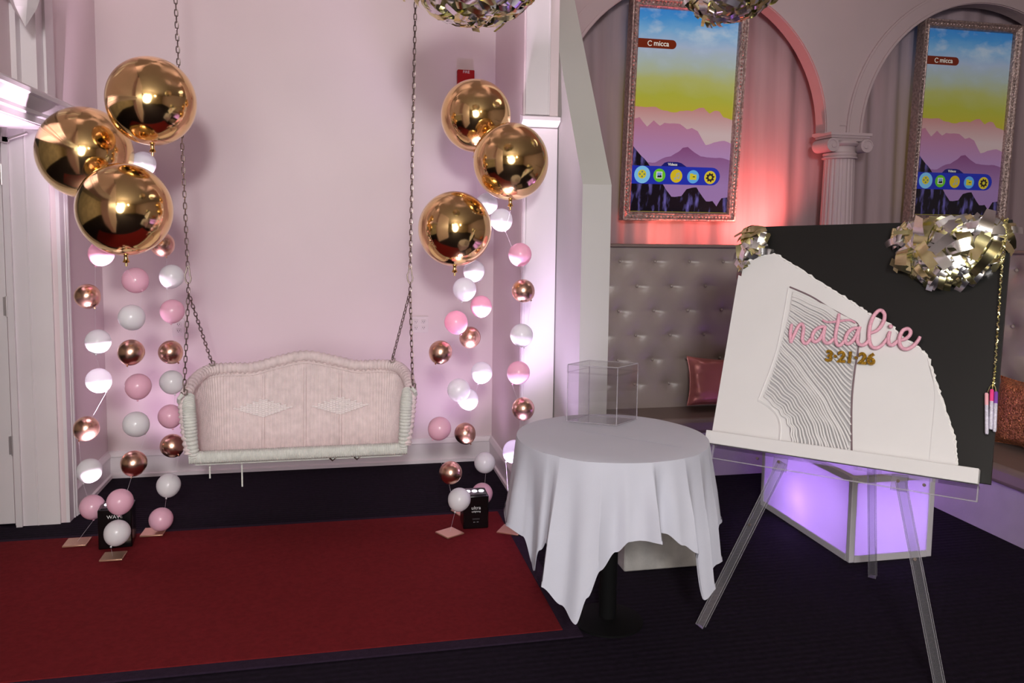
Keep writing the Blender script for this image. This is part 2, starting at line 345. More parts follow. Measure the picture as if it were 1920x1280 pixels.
for s in (-1, 1):
    m = MB().tube([(cx+s*.135, cy-.12, 2.285), (cx+s*.135, cy+.07, 2.285)], .048, 24)
    sp = [(cx+s*(.135+(.046-.0034*k)*math.cos(k*.55)), cy-.122, 2.285+(.046-.0034*k)*math.sin(k*.55)) for k in range(13)]
    m.tube(sp, .005, 6); m.build('volute', ARCHM, cl)

sp = thing('wall_speaker', 'narrow black speaker tucked behind the arch edge above the column', 'speaker', (3.575, 5.51, 2.42))
MB().box((3.53, 5.48, 2.42), (3.62, 5.55, 2.76)).build('cabinet', BLACKP, sp, bevel=.004)
MB().tube([(3.545, 5.50, 2.40), (3.575, 5.50, 2.405), (3.575, 5.50, 2.42)], .007, 6).build('bracket', BLACKP, sp)

# ------------------------------------------------------------------ rug
rg = thing('carpet_runner', 'long red carpet runner with a dark bound edge', 'rug', (0, 3.75, 0))
MB().box((-2.7, 3.06, .001), (.885, 4.475, .012)).build('pile', RED, rg, bevel=.003)
MB().box((-2.7, 3.0, .001), (.955, 3.06, .009)).box((-2.7, 4.475, .001), (.955, 4.515, .009)).box((.885, 3.06, .001), (.955, 4.475, .009)).build('binding', REDGE, rg, bevel=.002)

# ------------------------------------------------------------------ balloons
STR = [
 ('leftmost string by the door', (-1.350, 4.388), (-1.248, 2.006, .223), [(-1.188, 1.507, 'p'), (-1.259, 1.291, 'g'), (-1.216, 1.059, 'w'), (-1.219, .859, 'w'), (-1.284, .612, 'g'), (-1.275, .391, 'w'), (-1.268, .199, 'p')]),
 ('middle string left of the swing', (-1.116, 4.161), (-.990, 1.723, .211, 4.05), [(-.978, 1.386, 'p'), (-.999, 1.205, 'w'), (-1.006, 1.035, 'g'), (-.979, .866, 'p'), (-.993, .678, 'w'), (-1.008, .483, 'g'), (-1.076, .293, 'p'), (-1.093, .137, 'w')]),
 ('string touching the swing chain', (-.993, 4.464), (-.879, 2.237, .203, 4.13), [(-.996, 1.967, 'w'), (-.915, 1.554, 'g'), (-.872, 1.387, 'w'), (-.873, 1.204, 'p'), (-.886, .987, 'g'), (-.884, .827, 'w'), (-.896, .644, 'p'), (-.889, .484, 'g'), (-.912, .270, 'w'), (-.954, .085, 'p')]),
 ('front string right of the swing', (.564, 4.186), (.582, 1.653, .193), [(.635, 1.336, 'w'), (.591, 1.160, 'p'), (.509, 1.002, 'g'), (.608, .795, 'w'), (.506, .591, 'p'), (.567, .346, 'g'), (.615, .196, 'w')]),
 ('rear string right of the swing', (.684, 4.506), (.740, 2.287, .198), [(.809, 1.798, 'w'), (.738, 1.415, 'w'), (.780, 1.213, 'p'), (.717, 1.035, 'g'), (.787, .829, 'w'), (.707, .675, 'w'), (.693, .475, 'g'), (.811, .296, 'w'), (.797, .112, 'p')]),
 ('string nearest the clothed table', (.899, 4.165), (.873, 2.009, .199), [(.852, 1.706, 'w', 4.30), (.929, 1.522, 'p'), (.949, 1.328, 'g'), (.944, 1.089, 'w'), (.929, .886, 'p'), (.958, .687, 'g'), (.911, .453, 'w')]),
]
def orb_mesh():
    m = MB()
    def f(u, v):
        a = 2*PI*u; b = PI*v; r = 1-.012*abs(math.sin(a*3))**8*math.sin(b)
        return (r*math.sin(b)*math.cos(a), r*math.sin(b)*math.sin(a), -math.cos(b)*1.02)
    return m.quad_grid(f, 64, 40, cu=True).mesh('orb_skin', GOLDB, angle=180)
ORB = orb_mesh()
def small(m_, nm):
    def f(u, v):
        a = 2*PI*u; b = PI*v; z = -math.cos(b); r = math.sin(b)*(1-.05*max(0, -z))
        return (r*math.cos(a)*.062, r*math.sin(a)*.062, z*.066 if z < 0 else z*.062)
    return MB().quad_grid(f, 24, 16, cu=True).mesh(nm, m_, angle=180)
SMALL = {'w': small(WHITEB, 'balloon_skin_white'), 'p': small(PINKB, 'balloon_skin_pink'), 'g': small(ROSE, 'balloon_skin_rose')}
KN = MB().lathe([(.003, .004), (.0035, -.001), (.0055, -.006), (.002, -.007)], 8)
KNOT = {k: KN.mesh('knot_'+k, m_) for k, m_ in (('w', WHITEB), ('p', PINKB), ('g', ROSE))}
OKN = MB().lathe([(.012, .012), (.009, .0), (.012, -.012), (.017, -.022), (.006, -.026), (.006, -.04), (.002, -.042)], 12).mesh('orb_knot', GOLDB)
NAMES = {'w': 'white', 'p': 'pink', 'g': 'rose gold chrome'}
ORD = ['topmost', 'second', 'third', 'fourth', 'fifth', 'sixth', 'seventh', 'eighth', 'ninth', 'tenth']
ORBL = ['big gold foil orb balloon overlapping the door cornice', 'big gold foil orb balloon lowest of the cluster beside the door',
        'big gold foil orb balloon highest, in front of the swing chain', 'big gold foil orb balloon lowest of the cluster right of the swing',
        'big gold foil orb balloon covering the red fire alarm', 'big gold foil orb balloon closest to the sloping pillar']
for si, (where, (gx, gy), orb, bs) in enumerate(STR):
    ox, oz, orad = orb[:3]; oy = orb[3] if len(orb) > 3 else gy
    o = thing('orb_balloon', ORBL[si], 'balloon', (ox, oy, oz-orad*1.02), group='gold orb balloons')
    s = child('skin', ORB, o, (0, 0, orad*1.02), (0, 0, si*.9)); s.scale = (orad,)*3
    child('knot', OKN, o, (0, 0, -.008))
    tot = len(bs)
    path = [(ox, oy, oz-orad*1.02-.055)]
    for bi, (x, z, c, *yy) in enumerate(bs):
        by = yy[0] if yy else gy
        pos = 'lowest' if bi == tot-1 else ORD[bi]
        rot = (random.uniform(-.5, .5), random.uniform(-.6, .9), random.uniform(0, 6))
        b = thing('mini_balloon', '%s small balloon, %s down on the %s' % (NAMES[c], pos, where) if bi not in (0, tot-1) else '%s small balloon, %s on the %s' % (NAMES[c], pos, where), 'balloon', (x, by, z), rot, 'small balloons strung below the gold orbs')
        child('skin', SMALL[c], b); child('knot', KNOT[c], b, (0, 0, -.067))
        kv = Matrix.Rotation(rot[2], 3, 'Z') @ Matrix.Rotation(rot[1], 3, 'Y') @ Matrix.Rotation(rot[0], 3, 'X') @ Vector((0, 0, -.072))
        if z < oz-orad-.1: path.append((x+kv.x, by+kv.y, z+kv.z))
    path.append((gx, gy, .012))
    tag(MB().tube(path, .0005, 4).build('balloon_string', STRING), 'thin clear line of the %s' % where, 'string', 'balloon strings')
TL = [(-1.345, 4.388, .03, .112, 'beside the door reveal, leftmost on the red carpet'), (-1.114, 4.163, .0, .105, 'in front of the black uplight by the door'), (-.992, 4.467, -.03, .115, 'right of the black uplight by the door'),
      (.563, 4.177, .52, .112, 'left of the uplight near the table'), (.684, 4.50, .35, .108, 'behind the uplight near the table'), (.900, 4.166, -.55, .125, 'half hidden by the tablecloth edge')]
for x, y, rz, sz, wh in TL:
    a = sz/2
    t = MB().box((-a, -a, .0), (a, a, .008)).build('balloon_weight', TILE, bevel=.002); t.location = (x, y, .013 if (x < .885 and y < 4.475) else .010); t.rotation_euler = (0, 0, rz)
    tag(t, 'square rose gold mirror tile weight ' + wh, 'balloon weight', 'balloon weights')
# black uplight boxes
def uplight(x, y, rz, wd, h, lines, label):
    u = thing('uplight_box', label, 'uplight', (x, y, .0125 if x < .885 else 0), (0, 0, rz), 'black uplights')
    MB().box((-wd/2, -.07, 0), (wd/2, .07, h)).build('housing', BLACKP, u, bevel=.006, local=True)
    MB().box((-wd/2+.012, -.058, h), (wd/2-.012, .058, h+.004)).build('top_rim', BLACKP, u, bevel=.002, local=True)
    for k in range(3): MB().lathe([(.016, h+.004), (.014, h+.008), (.004, h+.010)], 12, ((k-1)*wd*.27, 0, 0)).build('lens', LENS, u, local=True)
    for body, z, s in lines:
        text_part('lettering', body, s, WHITET, u, Matrix.Translation((0, -.0708, z)) @ Matrix.Rotation(PI/2, 4, 'X'), .0003)
    MB().box((-.02, -.0712, .052), (.02, -.07, .060)).build('display', DARK, u, local=True)
    return u
uplight(-1.14, 4.345, .10, .158, .205, [('WAVE', .165, .026), ('o', .125, .02), ('~', .11, .02), ('.. ..', .048, .03)], 'black uplight box by the door with a white balloon in front')
uplight(.715, 4.29, -.02, .140, .185, [('ultra', .118, .028), ('uplighting', .098, .013), ('.. ..', .045, .026)], 'black uplight box between the swing and clothed table')

# ------------------------------------------------------------------ wicker porch swing
sw = thing('porch_swing', 'white wicker porch swing with a camel back hanging on chains', 'swing', (-.215, 4.5, .36))
SX = -.218
half = [(.555, 4.325, .475), (.572, 4.335, .60), (.585, 4.36, .715), (.590, 4.48, .775), (.575, 4.68, .808), (.530, 4.815, .826), (.43, 4.865, .828), (.30, 4.875, .826), (.15, 4.882, .862), (0, 4.885, .888)]
rim = [(SX-x, y, z) for x, y, z in half]+[(SX+x, y, z) for x, y, z in reversed(half[:-1])]
R = spline(rim, 420)
base_h = [(.555, 4.33, .44), (.553, 4.38, .428), (.548, 4.44, .415), (.54, 4.52, .40), (.525, 4.62, .378), (.49, 4.71, .355), (.42, 4.745, .345), (.29, 4.755, .343), (.15, 4.757, .342), (0, 4.757, .342)]
BASEP = spline([(SX-x, y, z) for x, y, z in base_h]+[(SX+x, y, z) for x, y, z in reversed(base_h[:-1])], 420)
MB().tube(R, lambda t: .031*(1+.13*math.sin(t*2*PI*84)), 12).build('wrapped_rim', WICK, sw, angle=75)
R2 = [Vector((p.x, p.y-.012, p.z-.040)) for p in R[30:-30]]
MB().tube(R2, lambda t: .007*(1+.25*math.sin(t*2*PI*95)), 6).build('braid', WICK, sw, angle=80)
def shell(u, v):
    k = u*420; i = min(int(k), 419); t = k-i
    a = R[i].lerp(R[i+1], t); b = BASEP[i].lerp(BASEP[i+1], t); p = b.lerp(a, v)
    tn = (R[i+1]-R[i]); n = Vector((tn.y, -tn.x, 0))
    n = n.normalized() if n.length > 1e-6 else Vector((0, -1, 0))
    w_ = .0035*math.sin(u*2*PI*118)
    return p+n*w_
ws = MB().quad_grid(shell, 118*6, 10).build('woven_back_and_arms', WICK, sw, angle=80); ws['kind'] = 'stuff'
# three bundled spokes and the lower border, over the weave
def on_back(x, z, off=.012):
    t = (z-.342)/(.86-.342); return (x, 4.757+(4.882-4.757)*t-off, z)
dm = MB()
for c in (-.235, .205):
    for i in range(-9, 10):
        for j in range(-4, 5):
            if abs(i)/9.5+abs(j)/4.5 <= 1:
                q = on_back(SX+c+i*.0175, .595+j*.011+.004*(i % 2), .018); dm.sphere(q, .0095, 6, 4, (1.2, .9, .7))
d_ = dm.build('diamond_weave', mat('bright_wicker', (252, 244, 244), .55), sw); d_['kind'] = 'stuff'
MB().tube([on_back(SX-.45+.9*k/80, .365+.003*math.sin(k*1.9), .012) for k in range(81)], lambda t: .006*(1+.3*math.sin(t*400)), 6).build('lower_braid', WICK, sw)
for c in (-.235, .0, .205): MB().tube([on_back(SX+c, .36+.42*k/60+(.04 if c == 0 else 0)*k/60, .006) for k in range(61)], lambda t: .0075*(1+.2*math.sin(t*380)), 6).build('centre_spoke', WICK, sw)
MB().quad_grid(lambda u, v: (SX+(u-.5)*(1.09-.16*v), 4.345+.405*v, .462-.115*v+.0035*math.sin(u*2*PI*70)), 420, 4).build('seat', WICK, sw, angle=80)
MB().box((SX-.54, 4.36, .40), (SX+.54, 4.40, .44)).box((SX-.47, 4.70, .30), (SX+.47, 4.74, .335)).build('seat_frame', WICKG, sw)
def railp(u, v):
    x = SX+(u-.5)*1.125; a = 2*PI*v; k = 1+.05*math.sin(u*2*PI*95)
    return (x, 4.335+.030*k*math.copysign(abs(math.cos(a))**.6, math.cos(a)), .450+.031*k*math.copysign(abs(math.sin(a))**.6, math.sin(a)))
MB().quad_grid(railp, 570, 12, cv=True).build('front_rail', WICKG, sw, angle=80)
for s in (-1, 1):
    MB().tube(spline([(SX+s*.540, 4.325, .455), (SX+s*.550, 4.315, .58), (SX+s*.556, 4.32, .68), (SX+s*.562, 4.345, .73), (SX+s*.568, 4.40, .757)], 120), lambda t: (.026+.008*math.sin(PI*min(1, t*1.1)))*(1+.09*math.sin(t*2*PI*26)), 12).build('arm_front_roll', WICKG, sw, angle=80)
    MB().tube([(SX+s*.585, 4.40, .73), (SX+s*.612, 4.35, .745), (SX+s*.606, 4.33, .765), (SX+s*.588, 4.335, .785)], .011, 8).build('arm_bracket', WICKG, sw)
for x, z0, z1 in ((-.70, .40, .300), (-.535, .405, .245)): MB().box((x-.004, 4.45, z1), (x+.004, 4.453, z0)).build('cable_tie', WICKG, sw)
for x in (-.05, .08): MB().tube([(x, 4.36, .43), (x+.01, 4.355, .405), (x-.005, 4.35, .395), (x-.02, 4.35, .41)], .005, 6).build('wire_hook', STEEL, sw)
# chains
def link_mesh():
    pts = []; a, r = .0105, .0075
    for k in range(10):
        an = 2*PI*k/10; pts.append((r*math.cos(an), 0, r*math.sin(an)+(a if math.sin(an) > .01 else (-a if math.sin(an) < -.01 else 0))))
    return MB().tube(pts, .0028, 5, closed=True).mesh('chain_link', STEEL)
LINK = link_mesh(); PITCH = .0305
def run(parent, a, b):
    a, b = Vector(a), Vector(b); d = b-a; n = max(2, round(d.length/PITCH)); q = d.to_track_quat('Z', 'X')
    for k in range(n):
        o = bpy.data.objects.new('link', LINK); COL.objects.link(o); o.parent = parent
        o.location = a+d*((k+.5)/n)-parent.location; o.rotation_mode = 'QUATERNION'
        o.rotation_quaternion = q @ Matrix.Rotation(PI/2*(k % 2)+.25, 3, 'Z').to_quaternion()
        o.scale = (1, 1, d.length/n/PITCH)
for lab, top, car, fr, bk in (('left', (-.838, 4.42, 3.8), (-.784, 4.42, 1.36), (-.800, 4.335, .80), (-.733, 4.80, .872)), ('right', (.41, 4.42, 3.8), (.368, 4.42, 1.36), (.376, 4.335, .80), (.293, 4.80, .868))):
    ch = thing('hanging_chain', 'steel chain with carabiner holding the swing on the %s side' % ('door' if lab == 'left' else 'table'), 'chain', car, group='swing chains')
    c = Vector(car); up = c+Vector((0, 0, .075)); run(ch, up, top); lo = c-Vector((0, 0, .005))
    j = lo-Vector((0, 0, .05)); run(ch, j, lo); run(ch, fr, j); run(ch, bk, j)
    cp = [c+Vector((.013*math.sin(2*PI*k/16)*(1.2 if math.cos(2*PI*k/16) < 0 else .7), 0, .037+.045*math.cos(2*PI*k/16))) for k in range(16)]
    MB().tube(cp, .0042, 6, closed=True).build('carabiner', STEEL, ch)
    for p in (fr, bk):
        p = Vector(p); MB().tube([p+Vector((0, 0, .012)), p+Vector((.016, 0, .004)), p+Vector((.012, .0, -.016)), p+Vector((-.006, 0, -.02)), p+Vector((-.014, 0, -.004))], .0045, 6).build('s_hook', STEEL, ch)

# ------------------------------------------------------------------ wall fittings
def outlet(x, gangs, label):
    o = thing('wall_outlet', label, 'outlet', (x, 5.57, .985), group='wall outlets')
    wd = .036 if gangs == 1 else .060
    MB().box((-wd, -.006, -.058), (wd, 0, .058)).build('cover_plate', PLATE, o, bevel=.002, local=True)
    for g in range(gangs):
        gx = 0 if gangs == 1 else (g-.5)*.052
        for s in (-1, 1):
            r = MB().box((gx-.016, -.009, s*.021-.013), (gx+.016, -.006, s*.021+.013)).build('receptacle', PLATE, o, bevel=.003, local=True)
            m = MB()
            for dx in (-.006, .006): m.box((gx+dx-.0014, -.0095, s*.021-.003), (gx+dx+.0014, -.0088, s*.021+.006))
            m.box((gx-.002, -.0095, s*.021-.010), (gx+.002, -.0088, s*.021-.006)); m.build('slots', DARK, r, local=True)
outlet(-1.052, 1, 'duplex wall outlet behind the balloon string left of the swing')
outlet(.531, 2, 'double gang wall outlet right of the swing')
al = thing('fire_alarm', 'red fire alarm box on the wall above a gold balloon', 'fire alarm', (.838, 5.57, 2.62))
MB().box((-.058, -.05, 0), (.058, 0, .118)).build('housing', REDP, al, bevel=.005, local=True)
text_part('lettering', 'FIRE', .026, WHITET, al, Matrix.Translation((0, -.0505, .102)) @ Matrix.Rotation(PI/2, 4, 'X'))
so = thing('wall_sconce', 'pointed pale teardrop sconce above the door cornice', 'sconce', (-1.50, 4.22, 2.60))
MB().lathe([(.002, -.03), (.02, 0), (.05, .05), (.075, .12), (.08, .2), (.06, .3), (.02, .34)], 6, (-1.50+.06, 4.22, 2.60)).build('shade', TRIM, so, angle=10)
MB().box((-1.585, 4.20, 2.72), (-1.49, 4.24, 2.78)).build('mount', TRIM, so)

# ------------------------------------------------------------------ clothed table and acrylic box
TX, TY, TZ, TR = 1.0985, 3.12, .802, .388
tb = thing('round_table', 'round pedestal table hidden under a white cloth, black post showing', 'table', (TX, TY, 0))
MB().lathe([(TR-.012, TZ-.030), (TR-.006, TZ-.026), (TR-.006, TZ-.008), (TR-.012, TZ-.004)], 48, (TX, TY, 0)).build('table_top', POLE, tb)
MB().tube([(TX, TY, .02), (TX, TY, TZ-.03)], .038, 20).build('post', POLE, tb)
MB().lathe([(.15, 0), (.15, .008), (.05, .022)], 40, (TX, TY, 0)).build('base_plate', POLE, tb)
KEY = [(-180, .35, .435), (-170, .335, .44), (-163, .36, .425), (-157, .45, .415), (-152, .47, .415), (-146, .37, .43), (-142, .330, .44), (-140, .33, .445), (-138.5, .47, .480), (-130, .53, .49), (-122, .575, .50), (-118, .48, .475), (-113, .385, .455), (-106, .325, .445), (-100, .280, .44), (-93, .275, .455), (-87, .272, .475), (-85, .262, .425), (-80, .27, .425), (-73, .31, .44), (-66, .345, .455), (-63, .38, .45), (-58, .55, .470), (-50, .51, .455), (-40, .46, .445), (-29, .43, .445), (-25, .34, .44), (-10, .33, .44), (10, .45, .45), (25, .54, .48), (40, .40, .45), (60, .31, .44), (90, .42, .44), (115, .55, .5), (135, .42, .45), (155, .33, .44)]
def key(deg, c):
    n = len(KEY)
    for i in range(n):
        a0 = KEY[i][0]; a1 = KEY[(i+1) % n][0]+(360 if i == n-1 else 0); d = deg
        if d < a0: continue
        if d <= a1:
            t = (d-a0)/(a1-a0); t = t*t*(3-2*t); return KEY[i][c]*(1-t)+KEY[(i+1) % n][c]*t
    return KEY[0][c]
FOLDS = [(-172, .016, 5, 0), (-160, -.018, 5, 0), (-148, .014, 4, 0), (-143, -.020, 3, 0), (-138, .030, 5, 1), (-129, -.016, 4, 0), (-122, .016, 4, 0), (-114, .018, 4, 1), (-107, -.022, 4, 0), (-101, .014, 3, 0), (-95, -.016, 4, 0), (-87.5, .032, 5, 1), (-82, -.026, 3, 0), (-75, .010, 4, 0), (-66, .022, 4, 1), (-60, -.018, 3, 0), (-52, .022, 4, 1), (-45, -.018, 3, 0), (-37, .020, 4, 1), (-29, -.018, 4, 0), (-20, .018, 5, 0), (-10, -.02, 6, 0), (4, .02, 7, 0), (30, .02, 8, 0), (55, -.02, 8, 0), (80, .02, 8, 0), (105, -.02, 8, 0), (130, .02, 8, 0)]
def clothf(u, v):
    deg = -180+360*u; a = math.radians(deg)
    if v < .12:
        r = (TR+.006)*(v/.12); return (TX+r*math.cos(a), TY+r*math.sin(a), TZ+.002)
    t = (v-.12)/.88; L = key(deg, 1); rh = key(deg, 2)
    r = TR+.006+(rh-TR-.006)*(t**1.15)
    f = sum(A*(math.exp(-abs((deg-c+180) % 360-180)/wd*1.3) if cu else math.exp(-((deg-c+180) % 360-180)**2/(2*wd*wd))) for c, A, wd, cu in FOLDS)
    r += f*min(1, t*1.6)
    drop = L*t
    rnd = .012*(1-math.exp(-drop/.012)) if drop < .06 else .012
    return (TX+(r+rnd*.4)*math.cos(a), TY+(r+rnd*.4)*math.sin(a), TZ+.002-drop*(1 if t > .03 else .6))
tc_ = MB().quad_grid(clothf, 720, 44, cu=True).build('tablecloth', CLOTH, angle=60)
sol = tc_.modifiers.new('thickness', 'SOLIDIFY'); sol.thickness = .002; sol.offset = 1
tag(tc_, 'white square tablecloth draped in points over the round table', 'tablecloth')
def hem(u, v):
    p = Vector(clothf(u, 1-.035*v-.0005)); c = Vector((TX, TY, p.z)); d = (p-c).normalized(); return p+d*.0035
MB().quad_grid(hem, 720, 1, cu=True).build('hem', CLOTH, tc_, angle=180)
MB().quad_grid(lambda u, v: (.99+.32*u+.003*(v-.5), 3.225-.335*u+.006*(v-.5), TZ+.0035+.0012*math.sin(PI*v)), 30, 4).build('ironed_crease', CLOTH, tc_)
cb = thing('card_box', 'clear acrylic card box standing empty on the clothed table', 'box', (1.14, 3.31, TZ+.005))
bx = [Vector((1.165, 3.251, 0)), Vector((1.296, 3.351, 0)), Vector((1.1, 3.4, 0)), Vector((.974, 3.365, 0))]
bx[2] = bx[3]+bx[1]-bx[0]
BH = .258
for i in range(4):
    a, b = bx[i], bx[(i+1) % 4]; n = (b-a).cross(zv).normalized()*.004
    MB().prism([(0, 0), (1, 0), (1, 1), (0, 1)], lambda p, k: a.lerp(b, p[0])+zv*(TZ+.006+p[1]*(BH-.034))-n*k).build('side_panel', ACRY, cb, smooth=False)
    MB().prism([(0, 0), (1, 0), (1, 1), (0, 1)], lambda p, k: a.lerp(b, p[0])+n*.6+zv*(TZ+BH-.034+p[1]*.036)+n*k).build('lid_side', ACRY, cb, smooth=False)
    MB().tube([a+zv*(TZ+.006), a+zv*(TZ+BH-.0)], .0022, 4).build('edge', ACRYE, cb, smooth=False)
    MB().tube([a+zv*(TZ+BH+.003), b+zv*(TZ+BH+.003)], .0022, 4).build('lid_edge', ACRYE, cb, smooth=False)
    MB().tube([a+zv*(TZ+.008), b+zv*(TZ+.008)], .0018, 4).build('bottom_edge', ACRYE, cb, smooth=False)
MB().prism([(p.x, p.y) for p in bx], lambda p, k: (p[0], p[1], TZ+BH+.001+.004*k)).build('lid_top', ACRY, cb, smooth=False)
MB().prism([(p.x, p.y) for p in bx], lambda p, k: (p[0], p[1], TZ+.005+.004*k)).build('bottom_panel', ACRY, cb, smooth=False)

# ------------------------------------------------------------------ banquette
def tuft_panel(parent, fn, x0, x1, z0, z1, cols, name):
    """fn(x, z, d) -> world point; d = proud distance"""
    rows = [1.445-.174*k for k in range(6)]
    def dep(x, z):
        d = 1.0
        for k, rz in enumerate(rows):
            if abs(z-rz) > .2: continue
            off = cols + (.1295 if k % 2 else 0); q = round((x-off)/.259)*.259+off
            dx, dz = x-q, z-rz; rr_ = math.hypot(dx, dz); d = min(d, 1-math.exp(-(rr_/.055)**1.2))
            if rr_ < .14: d -= .025*math.exp(-rr_/.06)*math.cos(math.atan2(dz, dx)*9+k)
            d -= .22*math.exp(-(dz/.010)**2)*math.exp(-(dx/.075)**2)
        return .036*d
    nx = int((x1-x0)/.0125); nz = int((z1-z0)/.0125)
    MB().quad_grid(lambda u, v: fn(x0+(x1-x0)*u, z0+(z1-z0)*v, dep(x0+(x1-x0)*u, z0+(z1-z0)*v)), nx, nz).build(name, TUFT, parent, angle=180)
    bm = MB().sphere((0, 0, 0), .011, 8, 6).mesh('button', TUFT)
    for k, rz in enumerate(rows):
        off = cols+(.1295 if k % 2 else 0); i = math.ceil((x0-off)/.259)
        while off+i*.259 < x1:
            o = bpy.data.objects.new('button', bm); COL.objects.link(o); o.parent = parent
            o.location = Vector(fn(off+i*.259, rz, .008))-Vector(parent.location); i += 1
bq = thing('banquette', 'taupe tufted banquette running along the draped lounge wall', 'banquette', (2.7, 5.1, 0))
MB().box((1.43, 5.30, .40), (4.14, 5.40, 1.56)).build('back_core', TUFT, bq)
tuft_panel(bq, lambda x, z, d: (x, 5.30-d, z), 1.43, 4.02, .39, 1.555, 1.895, 'tufted_back')
MB().box((1.43, 5.22, 1.545), (4.14, 5.42, 1.565)).build('top_rail', SEATM, bq, bevel=.006)
MB().box((1.43, 4.90, .30), (4.02, 5.29, .408)).build('seat_cushion', SEATM, bq, bevel=.03)
MB().box((1.43, 4.93, 0), (4.02, 5.40, .30)).build('base', BASEM, bq)
bq2 = thing('banquette', 'taupe banquette arm of the booth coming forward behind the black board', 'banquette', (3.8, 3.6, 0))
MB().box((4.06, 2.3, .40), (4.14, 5.29, 1.56)).build('back_core', TUFT, bq2)
tuft_panel(bq2, lambda y, z, d: (4.06-d, y, z), 2.3, 5.20, .39, 1.555, 3.9, 'tufted_back')
MB().box((3.99, 2.3, 1.545), (4.15, 5.215, 1.565)).build('top_rail', SEATM, bq2, bevel=.006)
MB().box((3.49, 2.3, .30), (4.05, 4.885, .408)).build('seat_cushion', SEATM, bq2, bevel=.03)
MB().box((3.53, 2.3, 0), (4.10, 4.92, .30)).build('base', BASEM, bq2)
def pillow(loc, rot, wd, h, th, m, label, cat='cushion'):
    def f(u, v, s):
        a, b = u*2-1, v*2-1; e = max(0, (1-a**4)*(1-b**4))**.5
        px = 1-.09*(1-b*b)**1; pz = 1-.09*(1-a*a)
        wr = .008*math.sin(a*13+b*5)*e*(1-e)*2+.006*math.sin(b*17-a*4)*e*(1-e)*2
        return (a*wd/2*(1-.10*(1-abs(b)**2)*abs(a)**6), s*(th/2*e+wr), b*h/2*(1-.10*(1-abs(a)**2)*abs(b)**6))
    p = thing('throw_pillow', label, cat, loc, rot)
    m1 = MB().quad_grid(lambda u, v: f(u, v, -1), 28, 28).quad_grid(lambda u, v: f(1-u, v, 1), 28, 28)
    m1.build('cover', m, p, angle=180, local=True)
    ed = [(-1+2*k/20, -1) for k in range(20)]+[(1, -1+2*k/20) for k in range(20)]+[(1-2*k/20, 1) for k in range(20)]+[(-1, 1-2*k/20) for k in range(20)]
    MB().tube([f((a+1)/2, (b+1)/2, 1) for a, b in ed], .0035, 5, closed=True).build('seam', m, p, local=True)
    return p
pillow((2.60, 5.135, .605), (-.22, .06, 0), .50, .34, .15, SATIN, 'rose satin throw pillow leaning against the tufted back')
pillow((3.90, 3.80, .615), (-.12, 0, -PI/2+.15), .50, .40, .17, SEQ, 'rose gold sequin pillow on the booth seat behind the board')

# ------------------------------------------------------------------ framed screens
def sky_mat(k, s):
    m = bpy.data.materials.new('screen_sky'); m.use_nodes = True; N = m.node_tree.nodes; L = m.node_tree.links; b = N['Principled BSDF']
    tc = N.new('ShaderNodeTexCoord'); sp = N.new('ShaderNodeSeparateXYZ'); L.new(tc.outputs['Generated'], sp.inputs[0])
    mp = N.new('ShaderNodeMapping'); mp.inputs['Scale'].default_value = (2.2, 1, 7); mp.inputs['Rotation'].default_value = (0, .35, 0); L.new(tc.outputs['Generated'], mp.inputs[0])
    ns = N.new('ShaderNodeTexNoise'); ns.inputs['Scale'].default_value = 1.6; ns.inputs['Detail'].default_value = 6; L.new(mp.outputs[0], ns.inputs['Vector'])
    ma = N.new('ShaderNodeMath'); ma.operation = 'MULTIPLY_ADD'; ma.inputs[1].default_value = .10; L.new(ns.outputs['Fac'], ma.inputs[0])
    sb = N.new('ShaderNodeMath'); sb.operation = 'SUBTRACT'; L.new(sp.outputs['Z'], sb.inputs[0]); sb.inputs[1].default_value = .05; L.new(sb.outputs[0], ma.inputs[2])
    cr = N.new('ShaderNodeValToRGB'); e = cr.color_ramp.elements; e[0].position = .50; e[0].color = lin((186, 172, 52)); e[1].position = 1; e[1].color = lin((52, 130, 205))
    for p, c in ((.58, (176, 174, 62)), (.66, (178, 178, 104)), (.74, (172, 182, 172)), (.82, (168, 182, 206)), (.90, (120, 170, 212)), (.95, (70, 145, 208))):
        q = e.new(p); q.color = lin(c)
    L.new(ma.outputs[0], cr.inputs[0])
    c2 = N.new('ShaderNodeValToRGB'); c2.color_ramp.elements[0].position = .50; c2.color_ramp.elements[1].position = .68; L.new(ns.outputs['Fac'], c2.inputs[0])
    up = N.new('ShaderNodeMapRange'); up.inputs[1].default_value = .72; up.inputs[2].default_value = .86; up.inputs[4].default_value = .75; L.new(sp.outputs['Z'], up.inputs[0])
    mu = N.new('ShaderNodeMath'); mu.operation = 'MULTIPLY'; L.new(c2.outputs[0], mu.inputs[0]); L.new(up.outputs[0], mu.inputs[1])
    mx = N.new('ShaderNodeMixRGB'); L.new(mu.outputs[0], mx.inputs[0]); L.new(cr.outputs[0], mx.inputs[1]); mx.inputs[2].default_value = lin((196, 206, 218))
    L.new(mx.outputs[0], b.inputs['Emission Color']); b.inputs['Emission Strength'].default_value = s
    b.inputs['Base Color'].default_value = (.004, .004, .004, 1); b.inputs['Roughness'].default_value = .12
    return m
